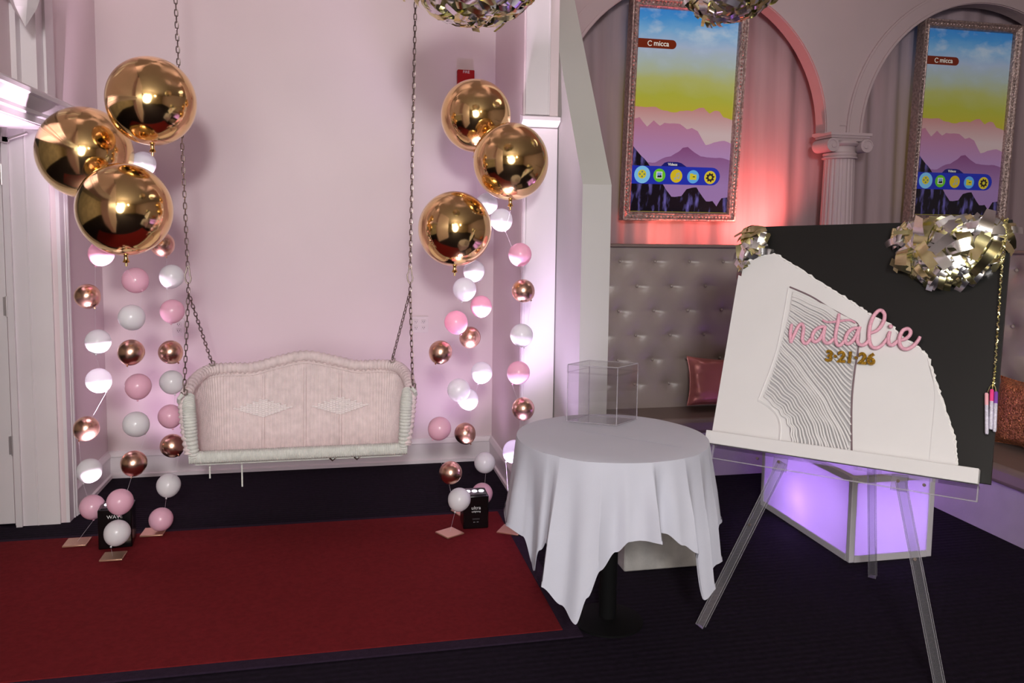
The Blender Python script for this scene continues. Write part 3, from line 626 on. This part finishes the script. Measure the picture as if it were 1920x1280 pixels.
def grad_mat(name, top, bot, z0, z1, s):
    m = bpy.data.materials.new(name); m.use_nodes = True; N = m.node_tree.nodes; L = m.node_tree.links; b = N['Principled BSDF']
    tc = N.new('ShaderNodeTexCoord'); sp = N.new('ShaderNodeSeparateXYZ'); L.new(tc.outputs['Object'], sp.inputs[0])
    mr = N.new('ShaderNodeMapRange'); mr.inputs[1].default_value = z0; mr.inputs[2].default_value = z1; L.new(sp.outputs['Z'], mr.inputs[0])
    mx = N.new('ShaderNodeMixRGB'); mx.inputs[1].default_value = lin(bot); mx.inputs[2].default_value = lin(top); L.new(mr.outputs[0], mx.inputs[0])
    L.new(mx.outputs[0], b.inputs['Emission Color']); b.inputs['Emission Strength'].default_value = s; b.inputs['Base Color'].default_value = (.004, .004, .004, 1); b.inputs['Roughness'].default_value = .12
    return m
def rock_mat(s):
    m = bpy.data.materials.new('screen_rock'); m.use_nodes = True; N = m.node_tree.nodes; L = m.node_tree.links; b = N['Principled BSDF']
    tc = N.new('ShaderNodeTexCoord'); mp = N.new('ShaderNodeMapping'); mp.inputs['Scale'].default_value = (14, 1, 4); L.new(tc.outputs['Object'], mp.inputs[0])
    ns = N.new('ShaderNodeTexNoise'); ns.inputs['Scale'].default_value = 1.7; ns.inputs['Detail'].default_value = 8; L.new(mp.outputs[0], ns.inputs['Vector'])
    cr = N.new('ShaderNodeValToRGB'); cr.color_ramp.elements[0].position = .52; cr.color_ramp.elements[0].color = lin((12, 8, 22)); cr.color_ramp.elements[1].position = .72; cr.color_ramp.elements[1].color = lin((112, 100, 176))
    L.new(ns.outputs['Fac'], cr.inputs[0]); L.new(cr.outputs[0], b.inputs['Emission Color']); b.inputs['Emission Strength'].default_value = s
    b.inputs['Base Color'].default_value = (.004, .004, .004, 1); b.inputs['Roughness'].default_value = .12
    return m
SW_, SH_ = .75, 1.40
def jag(pts, amp, seed):
    rnd = random.Random(seed); out = []
    for (a, b), (c, d) in zip(pts, pts[1:]):
        n = max(2, int(abs(c-a)/.02))
        for k in range(n): t = k/n; out.append((a+(c-a)*t, b+(d-b)*t+(rnd.uniform(-amp, amp) if k else 0)))
    return out+[pts[-1]]
def wrapped(px, py):  # point in the picture crop -> fraction of the screen
    v = (1150-py)/1980; xl = 45+40*min(1, (1150-py)/1150); xr = 1000+75*min(1, (1150-py)/1150); return (min(1, max(0, (px-xl)/(xr-xl))), v)
LAY = [([(85, 108), (180, 115), (290, 108), (370, 140), (470, 155), (590, 130), (650, 135), (720, 100), (770, 95), (830, 150), (880, 120), (930, 125), (970, 180), (1075, 205)], (196, 132, 128), (206, 178, 178), 560/1400, 740/1400, .004),
       ([(70, 230), (130, 215), (205, 305), (270, 240), (330, 290), (375, 260), (430, 265), (530, 265), (600, 315), (650, 300), (710, 330), (790, 465), (900, 430), (980, 415), (1075, 440)], (184, 116, 138), (178, 138, 186), 380/1400, 660/1400, .003),
       ([(60, 668), (290, 655), (330, 630), (390, 600), (440, 590), (520, 540), (560, 500), (610, 490), (680, 545), (740, 580), (860, 590), (960, 590), (1075, 612)], (134, 74, 122), (160, 122, 176), 200/1400, 460/1400, .002)]
ROCK = [(30, 500), (70, 500), (120, 560), (210, 655), (340, 830), (400, 930), (450, 995), (520, 990), (550, 985), (600, 915), (650, 900), (700, 895), (740, 960), (795, 1035), (860, 1030), (900, 1085), (950, 1000), (1020, 990)]
def screen(loc, rot, s, label):
    t = thing('wall_screen', label, 'screen', loc, rot, 'framed screens under the arches')
    hw, fwid = SW_/2, .062
    sc_ = MB().box((-hw, 0, 0), (hw, .03, SH_)).build('panel', sky_mat(0, s), t, local=True, smooth=False)
    def layer(name, poly, m, k, par=sc_):
        return MB().prism([(p[0], p[1]) for p in poly], lambda p, q: (p[0], -.0012*k-.0004+.0003*q, p[1])).build(name, m, par, local=True, smooth=False)
    U = lambda p: ((wrapped(*p)[0]-.5)*SW_, wrapped(*p)[1]*SH_)
    for i, (pts, ct, cbm, z0, z1, amp) in enumerate(LAY):
        top = jag([U(p) for p in pts], amp*SW_*1.2, i+3); top[0] = (-hw, top[0][1]); top[-1] = (hw, top[-1][1])
        layer('mountain_ridge', [(-hw, .002)]+[(hw, .002)]+list(reversed(top)), grad_mat('screen_ridge', ct, cbm, z0*SH_, z1*SH_, s), i+1)
    top = jag([U(p) for p in ROCK], .003, 9); top[0] = (-hw, top[0][1]); top[-1] = (hw, top[-1][1])
    layer('dark_crags', [(-hw, .002), (hw, .002)]+list(reversed(top)), rock_mat(s), 4)
    K = '%d' % int(s*100)
    def pill(x0, x1, z0, z1, n=10, rad=None):
        r = rad or (z1-z0)/2; zc = (z0+z1)/2
        return [(x0, z0)]+[(x1-r+r*math.cos(a), zc+(z1-z0)/2*math.sin(a)) for a in [(-PI/2+PI*k/n) for k in range(n+1)]]+[(x0, z1)]
    layer('logo_banner', pill(-hw, -hw+.285, 1.135, 1.197), emat('screen_brown'+K, (112, 34, 8), s), 5)
    Mx = lambda x, z, k: Matrix.Translation((x, -.0012*k-.001, z)) @ Matrix.Rotation(PI/2, 4, 'X')
    text_part('logo_text', 'micca', .050, emat('screen_white'+K, (235, 228, 215), s), sc_, Mx(-hw+.172, 1.167, 6), .0003, .0006)
    MB().tube([(-hw+.088+.016*math.cos(a), -.0085, 1.166+.016*math.sin(a)) for a in [(.7+k*.35) for k in range(15)]], .0026, 5).build('logo_mark', emat('screen_white'+K, (235, 228, 215), s), sc_, local=True)
    layer('menu_bar', pill(-hw, hw-.07, .197, .325), emat('screen_blue'+K, (28, 48, 176), s), 5)
    layer('menu_tab', [(-.155, .325), (.04, .325), (.0, .350), (-.03, .357), (-.105, .357), (-.13, .350)], emat('screen_navy'+K, (18, 24, 110), s), 5)
    text_part('menu_text', 'Videos', .026, emat('screen_white'+K, (235, 228, 215), s), sc_, Mx(-.068, .339, 6), .0003, .0006)
    xs = [-.295, -.165, -.035, .095, .228]
    for i, (x, col, r) in enumerate(zip(xs, ((130, 196, 240), (104, 196, 40), (222, 190, 30), (96, 172, 236), (224, 196, 50)), (.060, .046, .046, .046, .046))):
        zc = .262-.004*i/2
        ic = layer('menu_icon', [(x+r*math.cos(2*PI*k/24), zc+r*1.03*math.sin(2*PI*k/24)) for k in range(24)], emat('screen_icon%d' % i+K, col, s), 6)
        Y = emat('screen_yellow'+K, (216, 200, 50), s); D = emat('screen_dark'+K, (50, 38, 30), s); Wm = emat('screen_white'+K, (235, 228, 215), s); G = emat('screen_grey'+K, (176, 176, 150), s)
        disc = lambda cx_, cz_, q, n=14: [(cx_+q*math.cos(2*PI*k/n), cz_+q*math.sin(2*PI*k/n)) for k in range(n)]
        rect = lambda a, b, c, d: [(a, b), (c, b), (c, d), (a, d)]
        if i == 0:
            layer('icon_reel', disc(x-.002, zc+.003, .032), Y, 7, ic)
            for dx, dz in ((.017, 0), (-.017, 0), (0, .017), (0, -.017)): layer('icon_hole', disc(x-.002+dx, zc+.003+dz, .007, 10), emat('screen_teal'+K, (110, 130, 110), s), 8, ic)
        elif i == 1:
            layer('icon_photo', rect(x-.024, zc-.022, x+.022, zc+.026), Wm, 7, ic); layer('icon_picture', rect(x-.018, zc-.016, x+.016, zc+.020), emat('screen_sky2'+K, (130, 160, 215), s), 8, ic)
            layer('icon_hills', [(x-.018, zc-.016), (x+.016, zc-.016), (x+.016, zc-.004), (x+.006, zc+.004), (x-.002, zc-.006), (x-.010, zc+.002)], emat('screen_ink'+K, (22, 26, 36), s), 9, ic)
        elif i == 2:
            layer('icon_note', [(x-.004, zc-.014), (x-.002, zc+.018), (x+.024, zc+.028), (x+.026, zc-.008), (x+.018, zc-.012), (x+.018, zc+.014), (x+.003, zc+.008), (x+.002, zc-.018)], G, 7, ic)
            layer('icon_note_head', disc(x-.008, zc-.018, .010, 12), G, 8, ic); layer('icon_note_head', disc(x+.016, zc-.012, .010, 12), G, 8, ic)
        elif i == 3:
            layer('icon_folder', [(x-.026, zc-.022), (x+.026, zc-.022), (x+.026, zc+.016), (x+.002, zc+.016), (x-.004, zc+.023), (x-.026, zc+.023)], Y, 7, ic); layer('icon_slot', rect(x-.004, zc-.004, x+.014, zc+.002), D, 8, ic)
        else:
            layer('icon_gear', [(x+q*math.cos(an), zc+q*math.sin(an)) for k in range(32) for an, q in (((2*PI*(k+.5)/32), .034 if k % 4 < 2 else .026),)], D, 7, ic); layer('icon_gear_hub', disc(x, zc, .013), Y, 8, ic)
    # carved frame: four mitred sides, each a profile swept along, with a run of carved leaves
    prf = [(0, .0), (.004, -.022), (.014, -.030), (.020, -.024), (.044, -.030), (.050, -.040), (.060, -.040), (fwid+.004, -.02), (fwid+.004, .035), (0, .035)]
    cor = [(-hw, 0), (hw, 0), (hw, SH_), (-hw, SH_)]; out = [(-1, -1), (1, -1), (1, 1), (-1, 1)]
    for i in range(4):
        j = (i+1) % 4; A, B, oa, ob = cor[i], cor[j], out[i], out[j]
        m = MB().prism(prf, lambda p, k: ((B[0]+ob[0]*p[0]) if k else (A[0]+oa[0]*p[0]), p[1], (B[1]+ob[1]*p[0]) if k else (A[1]+oa[1]*p[0])))
        n = int(((B[0]-A[0])**2+(B[1]-A[1])**2)**.5/.026); dx, dz = (B[0]-A[0])/n, (B[1]-A[1])/n; ox, oz = (oa[0]+ob[0])/2, (oa[1]+ob[1])/2
        for k in range(n): m.sphere((A[0]+dx*(k+.5)+ox*.032, -.028, A[1]+dz*(k+.5)+oz*.032), .010, 6, 4, (1.1 if dx else .9, .7, .9 if dx else 1.1))
        m.build('frame_side', FRAMEM, t, local=True, angle=50)
    return t
screen((2.395, 5.47, 1.797), (.070, 0, 0), .76, 'tall framed mountain screen above the sofa back, brighter one')
screen((4.715, 5.46, 1.812), (.040, 0, 0), .46, 'tall framed mountain screen above the black board, dimmer one')
# ------------------------------------------------------------------ glowing cube
gc = thing('glow_table', 'glowing purple light box table standing behind the easel', 'light table', (2.73, 3.9, 0))
x0, x1, y0, y1, gh = 2.492, 2.97, 3.464, 4.34, .44
PAN = trans_mat('frosted_panel', (232, 226, 240), .7); GFR = mat('white_light_box_frame', (200, 196, 202), .4)
for nm, lo, hi in (('side_panel', (x0+.004, y0+.03, .035), (x0+.010, y1-.03, gh-.03)), ('side_panel', (x1-.010, y0+.03, .035), (x1-.004, y1-.03, gh-.03)), ('side_panel', (x0+.03, y0+.004, .035), (x1-.03, y0+.010, gh-.03)), ('side_panel', (x0+.03, y1-.010, .035), (x1-.03, y1-.004, gh-.03)), ('top_panel', (x0+.03, y0+.03, gh-.006), (x1-.03, y1-.03, gh))):
    MB().box(lo, hi).build(nm, PAN, gc, smooth=False)
for x in (x0, x1-.03):
    for y in (y0, y1-.03): MB().box((x, y, 0), (x+.03, y+.03, gh)).build('corner_post', GFR, gc, bevel=.003)
for z in (.0, gh-.03):
    MB().box((x0, y0+.03, z), (x0+.03, y1-.03, z+.034 if z == 0 else gh)).build('rail', GFR, gc); MB().box((x1-.03, y0+.03, z), (x1, y1-.03, z+.034 if z == 0 else gh)).build('rail', GFR, gc)
    MB().box((x0+.03, y0, z), (x1-.03, y0+.03, z+.034 if z == 0 else gh)).build('rail', GFR, gc); MB().box((x0+.03, y1-.03, z), (x1-.03, y1, z+.034 if z == 0 else gh)).build('rail', GFR, gc)
lamp('light_box_lamp', 'POINT', (2.60, 3.95, .16), 7, (.60, .36, 1), .04)
lamp('light_box_lamp', 'POINT', (2.76, 3.70, .22), 4, (.60, .36, 1), .04)

# ------------------------------------------------------------------ sign board and easel
B0 = Vector((1.5668, 3.155, .7447)); ba = Vector((.6296, -.7762, .0342)).normalized(); bb = Vector((.2728, .262, .9257)).normalized(); bn = ba.cross(bb).normalized()
if bn.dot(Vector((0, -1, 0))) < 0: bn = -bn
BP = lambda u, v, d=0: B0+ba*u+bb*v+bn*d
BW, BHH = 1.0515, 1.0086
bd = thing('sign_board', 'square black and white textured sign board with pink name on easel', 'sign', BP(.52, 0))
MB().prism([(0, 0), (BW, 0), (BW, BHH), (0, BHH)], lambda p, k: BP(p[0], p[1], -.02*k)).build('backing_panel', BBLACK, bd, smooth=False)
TORN = [(0, .7948), (.0502, .8443), (.1455, .8691), (.2166, .8335), (.297, .7866), (.391, .7243), (.4895, .6688), (.5472, .6316), (.5942, .5998), (.6658, .5653), (.703, .5254), (.7806, .4755), (.8161, .4332), (.8463, .3561), (.8758, .2809), (.9046, .2074), (.9285, .1434), (.9362, .0948), (.9459, .047), (.950, .03)]
rnd = random.Random(4)
te = spline([(u, v, 0) for u, v in TORN], 150); te = [(p.x+rnd.uniform(-.0022, .0022), p.y+rnd.uniform(-.0022, .0022)) for p in te]; te[0] = (0, te[0][1])
RT = [(.2435, .7149), (.3411, .6742), (.422, .6267), (.4996, .5857), (.5474, .5543)]; RRt = [(.5574, .469), (.5551, .3559), (.56, .2272), (.5816, .0455)]
MB().prism(te+[(.950, .012), (0, .012)], lambda p, k: BP(p[0], p[1], .010*(1-k)+.0003)).build('white_layer', PLAST, bd, smooth=False)
MB().tube([BP(u, v, .008) for u, v in te], lambda t: .0045*(1+.35*math.sin(t*310)+.25*math.sin(t*171)), 6).build('torn_edge', PLASTE, bd)
fold = [(.8211, .4202), (.8379, .3641), (.8502, .2954), (.8527, .2179), (.8528, .1327), (.8538, .0488), (.8538, .03)]
seg = [p for p in te if p[1] < .4332 and p[1] > .03]
MB().prism([(p.x, p.y) for p in spline([(u, v, 0) for u, v in fold], 30)]+list(reversed([(u-.004, v) for u, v in seg])), lambda p, k: BP(p[0], p[1], .0125-.0024*k)).build('folded_flap', PLAST, bd, smooth=False)
# ribbed relief
START = spline([(.2622, .6874, 0), (.2595, .5693, 0), (.2441, .407, 0), (.2082, .2236, 0)], 100)
END = spline([(.543, .5543, 0), (.551, .469, 0), (.549, .3559, 0), (.554, .2272, 0), (.570, .055, 0), (.500, .040, 0), (.430, .038, 0), (.352, .036, 0)], 140)
rb = MB(); NR = 42
MB().prism([(p.x, p.y) for p in START[::5]]+[(.2761, .1895), (.3195, .1375), (.3346, .0782)]+[(p.x, p.y) for p in reversed(END[::5])], lambda p, k: BP(p[0], p[1], .0112-.0008*k)).build('gap_shade_sheet', mat('rib_gap_shade', (176, 174, 176), .7), bd, smooth=False)  # grey sheet paints the shade in the gaps between the ribs
for i in range(NR):
    s = i/(NR-1); a = START[round(s*100)]; e = END[round((s**1.05)*140)]
    ch = e-a; kx = max(0, (s-.45)/.55)**1.3
    c1 = a+Vector((ch.x*.42+.03*kx, ch.y*.30+.012*math.sin(s*9)-.02*kx, 0)); c2 = a+Vector((ch.x*(.70+.25*kx), ch.y*(.66-.20*kx)+.012*math.sin(s*11+1), 0))
    pts = []
    for k in range(37):
        t = k/36; q = a*(1-t)**3+c1*3*t*(1-t)**2+c2*3*t*t*(1-t)+e*t**3
        wv = .0022*math.sin(t*16+s*8+kx*9*t)*(1-.4*kx)+.003*kx*math.sin(t*30+s*5)
        nrm = Vector((-ch.y, ch.x, 0)).normalized(); q = q+nrm*wv; pts.append(BP(q.x, q.y, .0165))
    rb.tube(pts, .0043, 6, squash=1.0)
r_ = rb.build('ribbed_relief', PLAST, bd); r_['kind'] = 'stuff'
RL = [(.2389, .7128), (.2352, .5681), (.2248, .4056), (.1819, .2031)]
MB().tube([BP(p.x, p.y, .0115) for p in spline([(u, v, 0) for u, v in RL], 30)], .0035, 6).build('relief_border', PLAST, bd)
MB().tube([BP(p.x, p.y, .0115) for p in spline([(u, v, 0) for u, v in RT+RRt], 50)], .0038, 6).build('relief_border', mat('mauve_thread', (120, 100, 106), .6), bd)
MB().tube([BP(p.x, p.y, .010) for p in spline([(.1819, .2031, 0), (.225, .185, 0), (.270, .150, 0), (.292, .10, 0), (.296, .03, 0)], 30)], .007, 8, squash=.6).build('relief_border', PLAST, bd)
NAME = [[(.2819, .5425), (.2822, .5007), (.2903, .4598)], [(.2903, .4598), (.2998, .4983), (.3127, .5355), (.3247, .5441), (.3342, .5297), (.3349, .5005), (.3363, .4766), (.3456, .4629), (.3584, .4644), (.3703, .4839)],
 [(.4205, .539), (.4019, .5352), (.3831, .5205), (.3751, .4961), (.3812, .4744), (.3958, .4727), (.4108, .4916), (.4195, .5226), (.4221, .5414)], [(.4221, .5414), (.4195, .5125), (.4219, .4839), (.4332, .4695), (.4481, .4712), (.4628, .4899)],
 [(.4698, .5965), (.4703, .5626), (.4677, .5254), (.4692, .4886), (.4801, .4634), (.4923, .4642), (.5067, .4844)],
 [(.4075, .5662), (.4275, .5587), (.4586, .5614), (.4979, .5698), (.5192, .5708), (.5386, .5611)],
 [(.5532, .5403), (.534, .5366), (.5162, .5199), (.508, .4912), (.5143, .4724), (.5291, .4754), (.5445, .4985), (.5543, .5305), (.558, .5456)], [(.558, .5456), (.5536, .5106), (.557, .4812), (.5704, .469), (.5875, .4751), (.6013, .4972)],
 [(.6001, .5207), (.6251, .5346), (.6428, .5649), (.646, .5978), (.6338, .6164), (.6192, .6147), (.6041, .5909), (.5967, .5592), (.5957, .5263), (.6, .4906), (.6122, .4655), (.6302, .461), (.649, .4745), (.6648, .503)],
 [(.6723, .5325), (.6694, .5049), (.6747, .4821), (.6888, .478), (.7053, .4976)],
 [(.7121, .4997), (.7286, .5039), (.7439, .5192), (.7463, .5368), (.7355, .5468), (.7194, .5394), (.7109, .5171), (.7107, .4916), (.7213, .4701), (.7409, .4645), (.7617, .4786), (.7761, .5007), (.7822, .5178)]]
nm = MB()
for i, stt in enumerate(NAME):
    P = spline([(u, v, 0) for u, v in stt], 14*len(stt)); rad = .0050 if i == 5 else .0076
    nm.tube([BP(p.x, p.y, .028) for p in P], lambda t: rad*(1-.25*abs(2*t-1)**6), 8)
nm.sphere(BP(.673, .5529, .028), .0088, 10, 8)
o_ = nm.build('name_lettering', PINKN, bd, angle=60); o_['label'] = 'raised pink cursive name'
Mt = Matrix((ba, bb, bn)).transposed().to_4x4(); Mt.translation = BP(.535, .4125, .027)-Vector(bd.location)
td = text_part('date_lettering', '3\u00b721\u00b726', .064, GOLDL, bd, Mt, .005, .0022); td['label'] = 'gold glitter date numerals'
# foil clusters
def foil(mb, mb2, pts, rnd_, ln=(.05, .09), wd=(.018, .03), curl=.9):
    for p, n in pts:
        n = Vector(n).normalized(); t = Vector((rnd_.uniform(-1, 1), rnd_.uniform(-1, 1), rnd_.uniform(-1, 1))); t = (t-n*t.dot(n)*.6).normalized()
        n2 = (n-t*n.dot(t)).normalized(); s = t.cross(n2); L_ = rnd_.uniform(*ln); W_ = rnd_.uniform(*wd); c = rnd_.uniform(.3, 1)*curl; m = mb if rnd_.random() < .55 else mb2
        tw = rnd_.uniform(-.8, .8); b = len(m.v)
        for k in range(7):
            q = k/6-.5; ce = Vector(p)+t*(L_*q)-n2*(L_*c*q*q*2)+n2*.012; sd = (s*math.cos(tw*q*2)+n2*math.sin(tw*q*2))*(W_/2)
            m.v += [tuple(ce-sd), tuple(ce+sd)]
        for k in range(6): m.f.append((b+2*k, b+2*k+1, b+2*k+3, b+2*k+2))
rf = random.Random(11)
g1, g2 = MB(), MB(); pts = []
uc, vc = .845, 1.0
for k in range(260):
    a = PI+PI*rf.random(); q = rf.random()**.42; u = uc+.205*q*math.cos(a); v = vc-.035+.245*q*math.sin(a)*(1-.12*abs(math.cos(a)))
    h = .08*math.sqrt(max(0, 1-q*q)); n = ba*(.6*q*math.cos(a))+bb*(.6*q*math.sin(a))+bn*.8
    pts.append((BP(u, v, .012+h), n))
foil(g1, g2, pts, rf, (.07, .13), (.018, .032), 1.5)
pts = []
for k in range(20):
    u = uc+rf.uniform(-.17, .17); v = rf.uniform(.83, .935); pts.append((BP(u, v, .085+.02*rf.random()), bn+ba*(u-uc)*3+bb*rf.uniform(-.5, .4)))
foil(g1, g2, pts, rf, (.13, .19), (.035, .055), 1.2)
f1 = thing('foil_cluster', 'big hanging cluster of gold and silver foil strips on board corner', 'foil decoration', BP(.84, .9, .02), group='foil clusters on the board')
for m_, mm in ((g1, FOIL), (g2, FOILS)): q = m_.build('foil_strips', mm, f1, angle=180); q['kind'] = 'stuff'
MB().quad_grid(lambda u, v: BP(uc+.185*math.sin(PI/2*v)*math.cos(PI+PI*u), vc-.008-.22*math.sin(PI/2*v)*math.sin(PI*u), .004+.068*math.cos(PI/2*v)), 20, 8).build('core', FOILS, f1)
g1, g2 = MB(), MB(); pts = []
for k in range(22):
    u = rf.uniform(.01, .10); v = rf.uniform(.87, .985); n = bn*.8+ba*(u-.05)*8+bb*(v-.92)*6; pts.append((BP(u, v, .03+.02*rf.random()), n))
for k in range(8): pts.append((BP(.006+.02*rf.random(), .80+.07*k/8, .02), bn))
foil(g1, g2, pts, rf, (.08, .14), (.022, .038), 1.8)
f2 = thing('foil_cluster', 'small bow of gold foil strips on the board corner above the white layer', 'foil decoration', BP(.05, .92, .02), group='foil clusters on the board')
for m_, mm in ((g1, FOIL), (g2, FOILS)): q = m_.build('foil_strips', mm, f2, angle=180); q['kind'] = 'stuff'
# hanging marker pens on a tinsel cord
cd = [(1.0369, 1.005, .02), (1.040, .93, .05), (1.0344, .7845, .03), (1.0348, .6054, .015), (1.0374, .4013, .012), (1.036, .36, .012)]
P = spline(cd, 160)
cm = MB().tube([BP(p.x+.0035*math.sin(k*1.7), p.y, p.z+.003*math.cos(k*1.7)) for k, p in enumerate(P)], lambda t: .0022*(1+.5*math.sin(t*400)), 5)
for k in range(40):
    p = P[60+2*k]; q = BP(p.x, p.y, p.z); cm.box(tuple(q-Vector((.003, .003, .003))), tuple(q+Vector((.003, .003, .003))), Matrix.Translation(q) @ Matrix.Rotation(k*1.3, 4, (1, .5, .3)) @ Matrix.Translation(-q))
for du in (-.014, 0, .012): cm.tube([BP(1.036, .36, .014), BP(1.036+du*.7, .345, .016), BP(1.036+du, .325, .018)], .002, 5)
tag(cm.build('tinsel_cord', FOIL), 'gold tinsel cord hanging down the edge of the board', 'cord')
PENM = mat('pen_barrel', (205, 200, 216), .4, var=.25, vscale=120)
for (u0_, v0_, u1_, v1_), c, lb in zip([(1.0181, .322, 1.0300, .172), (1.0338, .337, 1.0410, .191), (1.0475, .330, 1.0530, .184)], ((238, 176, 186), (240, 70, 140), (128, 70, 170)), ('pale pink', 'hot pink', 'purple')):
    pt = BP(u0_, v0_, .018); pb = BP(u1_, v1_, .018); pm = pt.lerp(pb, .30)
    pn = thing('marker_pen', '%s capped marker pen hanging on the tinsel cord' % lb, 'pen', pb, group='marker pens on the board')
    MB().tube([pm, pb.lerp(pm, .06), pb], lambda t: .0062 if t < .9 else .0045, 10).build('barrel', PENM, pn)
    MB().tube([pt, pt.lerp(pm, .08), pm], lambda t: .0046 if t < .1 else .0066, 10).build('cap', mat('pen_cap_'+lb.replace(' ', '_'), c, .35), pn)
# easel
ez = thing('acrylic_easel', 'clear acrylic tripod easel holding the sign board', 'easel', (2.0, 2.9, 0))
def bar(a, b, wd, side, name, m, dp=None):
    a, b = Vector(a), Vector(b); t = (b-a).normalized(); s = Vector(side); s = (s-t*s.dot(t)).normalized(); n = t.cross(s); h = wd/2; g = (dp or wd)/2
    o = MB().prism([(-h, -g), (h, -g), (h, g), (-h, g)], lambda p, k: (b if k else a)+s*p[0]+n*p[1]).build(name, m, ez, smooth=False)
    for x, y in ((-h, -g), (h, -g), (h, g), (-h, g)): MB().tube([a+s*x+n*y, b+s*x+n*y], .0011, 4).build('polished_edge', ACRYE, o)
    return o
TLp, TRp = BP(.305, -.035, -.035), BP(.757, -.036, -.035)
bar((1.465, 2.994, .004), TLp, .034, ba, 'leg', LEGG, .026); bar((2.113, 2.377, .004), TRp, .034, ba, 'leg', LEGG, .026)
bar((2.503, 3.294, .004), BP(.53, .90, -.075), .032, ba, 'leg', LEGG, .026)
bar(BP(.305, .0, -.040), BP(.49, .93, -.040), .034, ba, 'upright', LEGG, .022); bar(BP(.757, .0, -.040), BP(.57, .93, -.040), .034, ba, 'upright', LEGG, .022)
MB().prism([(.012, -.068), (1.017, -.068), (1.017, -.012), (.012, -.012)], lambda p, k: BP(p[0], p[1], .004-.008*k)).build('tray_front', ACRY, ez, smooth=False)
MB().prism([(.012, -.066), (1.017, -.066), (1.017, -.070), (.012, -.070)], lambda p, k: BP(p[0], p[1], .005-.010*k)).build('tray_edge', ACRYE, ez, smooth=False)
MB().prism([(.012, -.066), (.016, -.066), (.016, -.012), (.012, -.012)], lambda p, k: BP(p[0], p[1], .005-.010*k)).prism([(1.013, -.066), (1.017, -.066), (1.017, -.012), (1.013, -.012)], lambda p, k: BP(p[0], p[1], .005-.010*k)).build('tray_end', ACRYE, ez, smooth=False)
MB().prism([(.012, -.012), (1.017, -.012), (1.017, -.020), (.012, -.020)], lambda p, k: BP(p[0], p[1], .048-.078*k)).build('tray_shelf', ACRY, ez, smooth=False)
for u in (.215, .305, .757, .845): MB().tube([BP(u, -.04, .004), BP(u, -.04, .010)], .006, 10).build('bolt', STEEL, ez)
for u in (.305, .757): MB().prism([(u-.028, -.075), (u+.028, -.075), (u+.028, -.02), (u-.028, -.02)], lambda p, k: BP(p[0], p[1], -.006-.012*k)).build('leg_bracket', LEGG, ez, smooth=False)
for a_, b_ in (((1.465, 2.994, .004), TLp), ((2.113, 2.377, .004), TRp)):
    a_ = Vector(a_); q = a_.lerp(Vector(b_), .62); d = (Vector(b_)-a_).normalized()
    MB().tube([q+bn*.012, q+bn*.017], .006, 8).build('adjusting_screw', STEEL, ez)
lg = MB().prism([(-.010, -.012), (1.020, -.012), (1.020, .043), (-.010, .043)], lambda p, k: BP(p[0], p[1], .050-.036*k)).build('board_ledge', PLAST, bevel=.003)
tag(lg, 'long white foam ledge strip in front of the board bottom', 'ledge')

# ------------------------------------------------------------------ foil chandeliers
def chandelier(loc, rad, label, seed, n=330):
    r = random.Random(seed); t = thing('foil_chandelier', label, 'chandelier', loc, group='foil chandeliers')
    a, b = MB(), MB(); pts = []
    for k in range(n):
        z = r.uniform(-1, .45); an = r.uniform(0, 2*PI); q = math.sqrt(1-z*z); d = Vector((q*math.cos(an), q*math.sin(an), z)); pts.append((Vector(loc)+Vector((d.x*rad, d.y*rad, d.z*rad*.8)), d))
    foil(a, b, pts, r, (.09, .16), (.020, .034), 1.5)
    for m_, mm in ((a, FOIL), (b, FOILS)): q = m_.build('foil_strips', mm, t, angle=180); q['kind'] = 'stuff'
    MB().sphere(loc, rad*.9, 16, 10, (1, 1, .8)).build('core', FOILS, t)
    MB().tube([(loc[0], loc[1], loc[2]+rad*.6), (loc[0], loc[1], 3.8)], .006, 6).build('cord', STEEL, t)
    return t
chandelier((.515, 3.2, 2.68), .27, 'gold foil chandelier hanging in front of the swing wall', 21)
chandelier((1.947, 3.9, 2.93), .235, 'gold foil chandelier hanging before the first arch', 22)
BULB = emat('warm_bulb', (255, 205, 90), 14)
for i, (x, y, z, lb) in enumerate(((-1.2, -1.6, 3.1, 'door side'), (1.6, -2.4, 3.2, 'lounge side'), (.4, -4.0, 3.0, 'far end'))):
    p = thing('bulb_cluster', 'cluster of warm bulbs behind the photographer at the %s' % lb, 'lamp', (x, y, z), group='warm bulb clusters')
    r = random.Random(i); lamp('bulb_light', 'POINT', (x, y, z-.2), 45, (1, .86, .66), .12)
    MB().tube([(x, y, z), (x, y, 3.8)], .01, 6).build('cord', STEEL, p)
    for k in range(7):
        a = k*2*PI/7; q = (x+.16*math.cos(a)*(k % 2+.6), y+.16*math.sin(a), z-.05-.06*r.random()); MB().sphere(q, .035, 10, 8).build('bulb', BULB, p)
        MB().tube([(x, y, z), q], .004, 4).build('arm', STEEL, p)
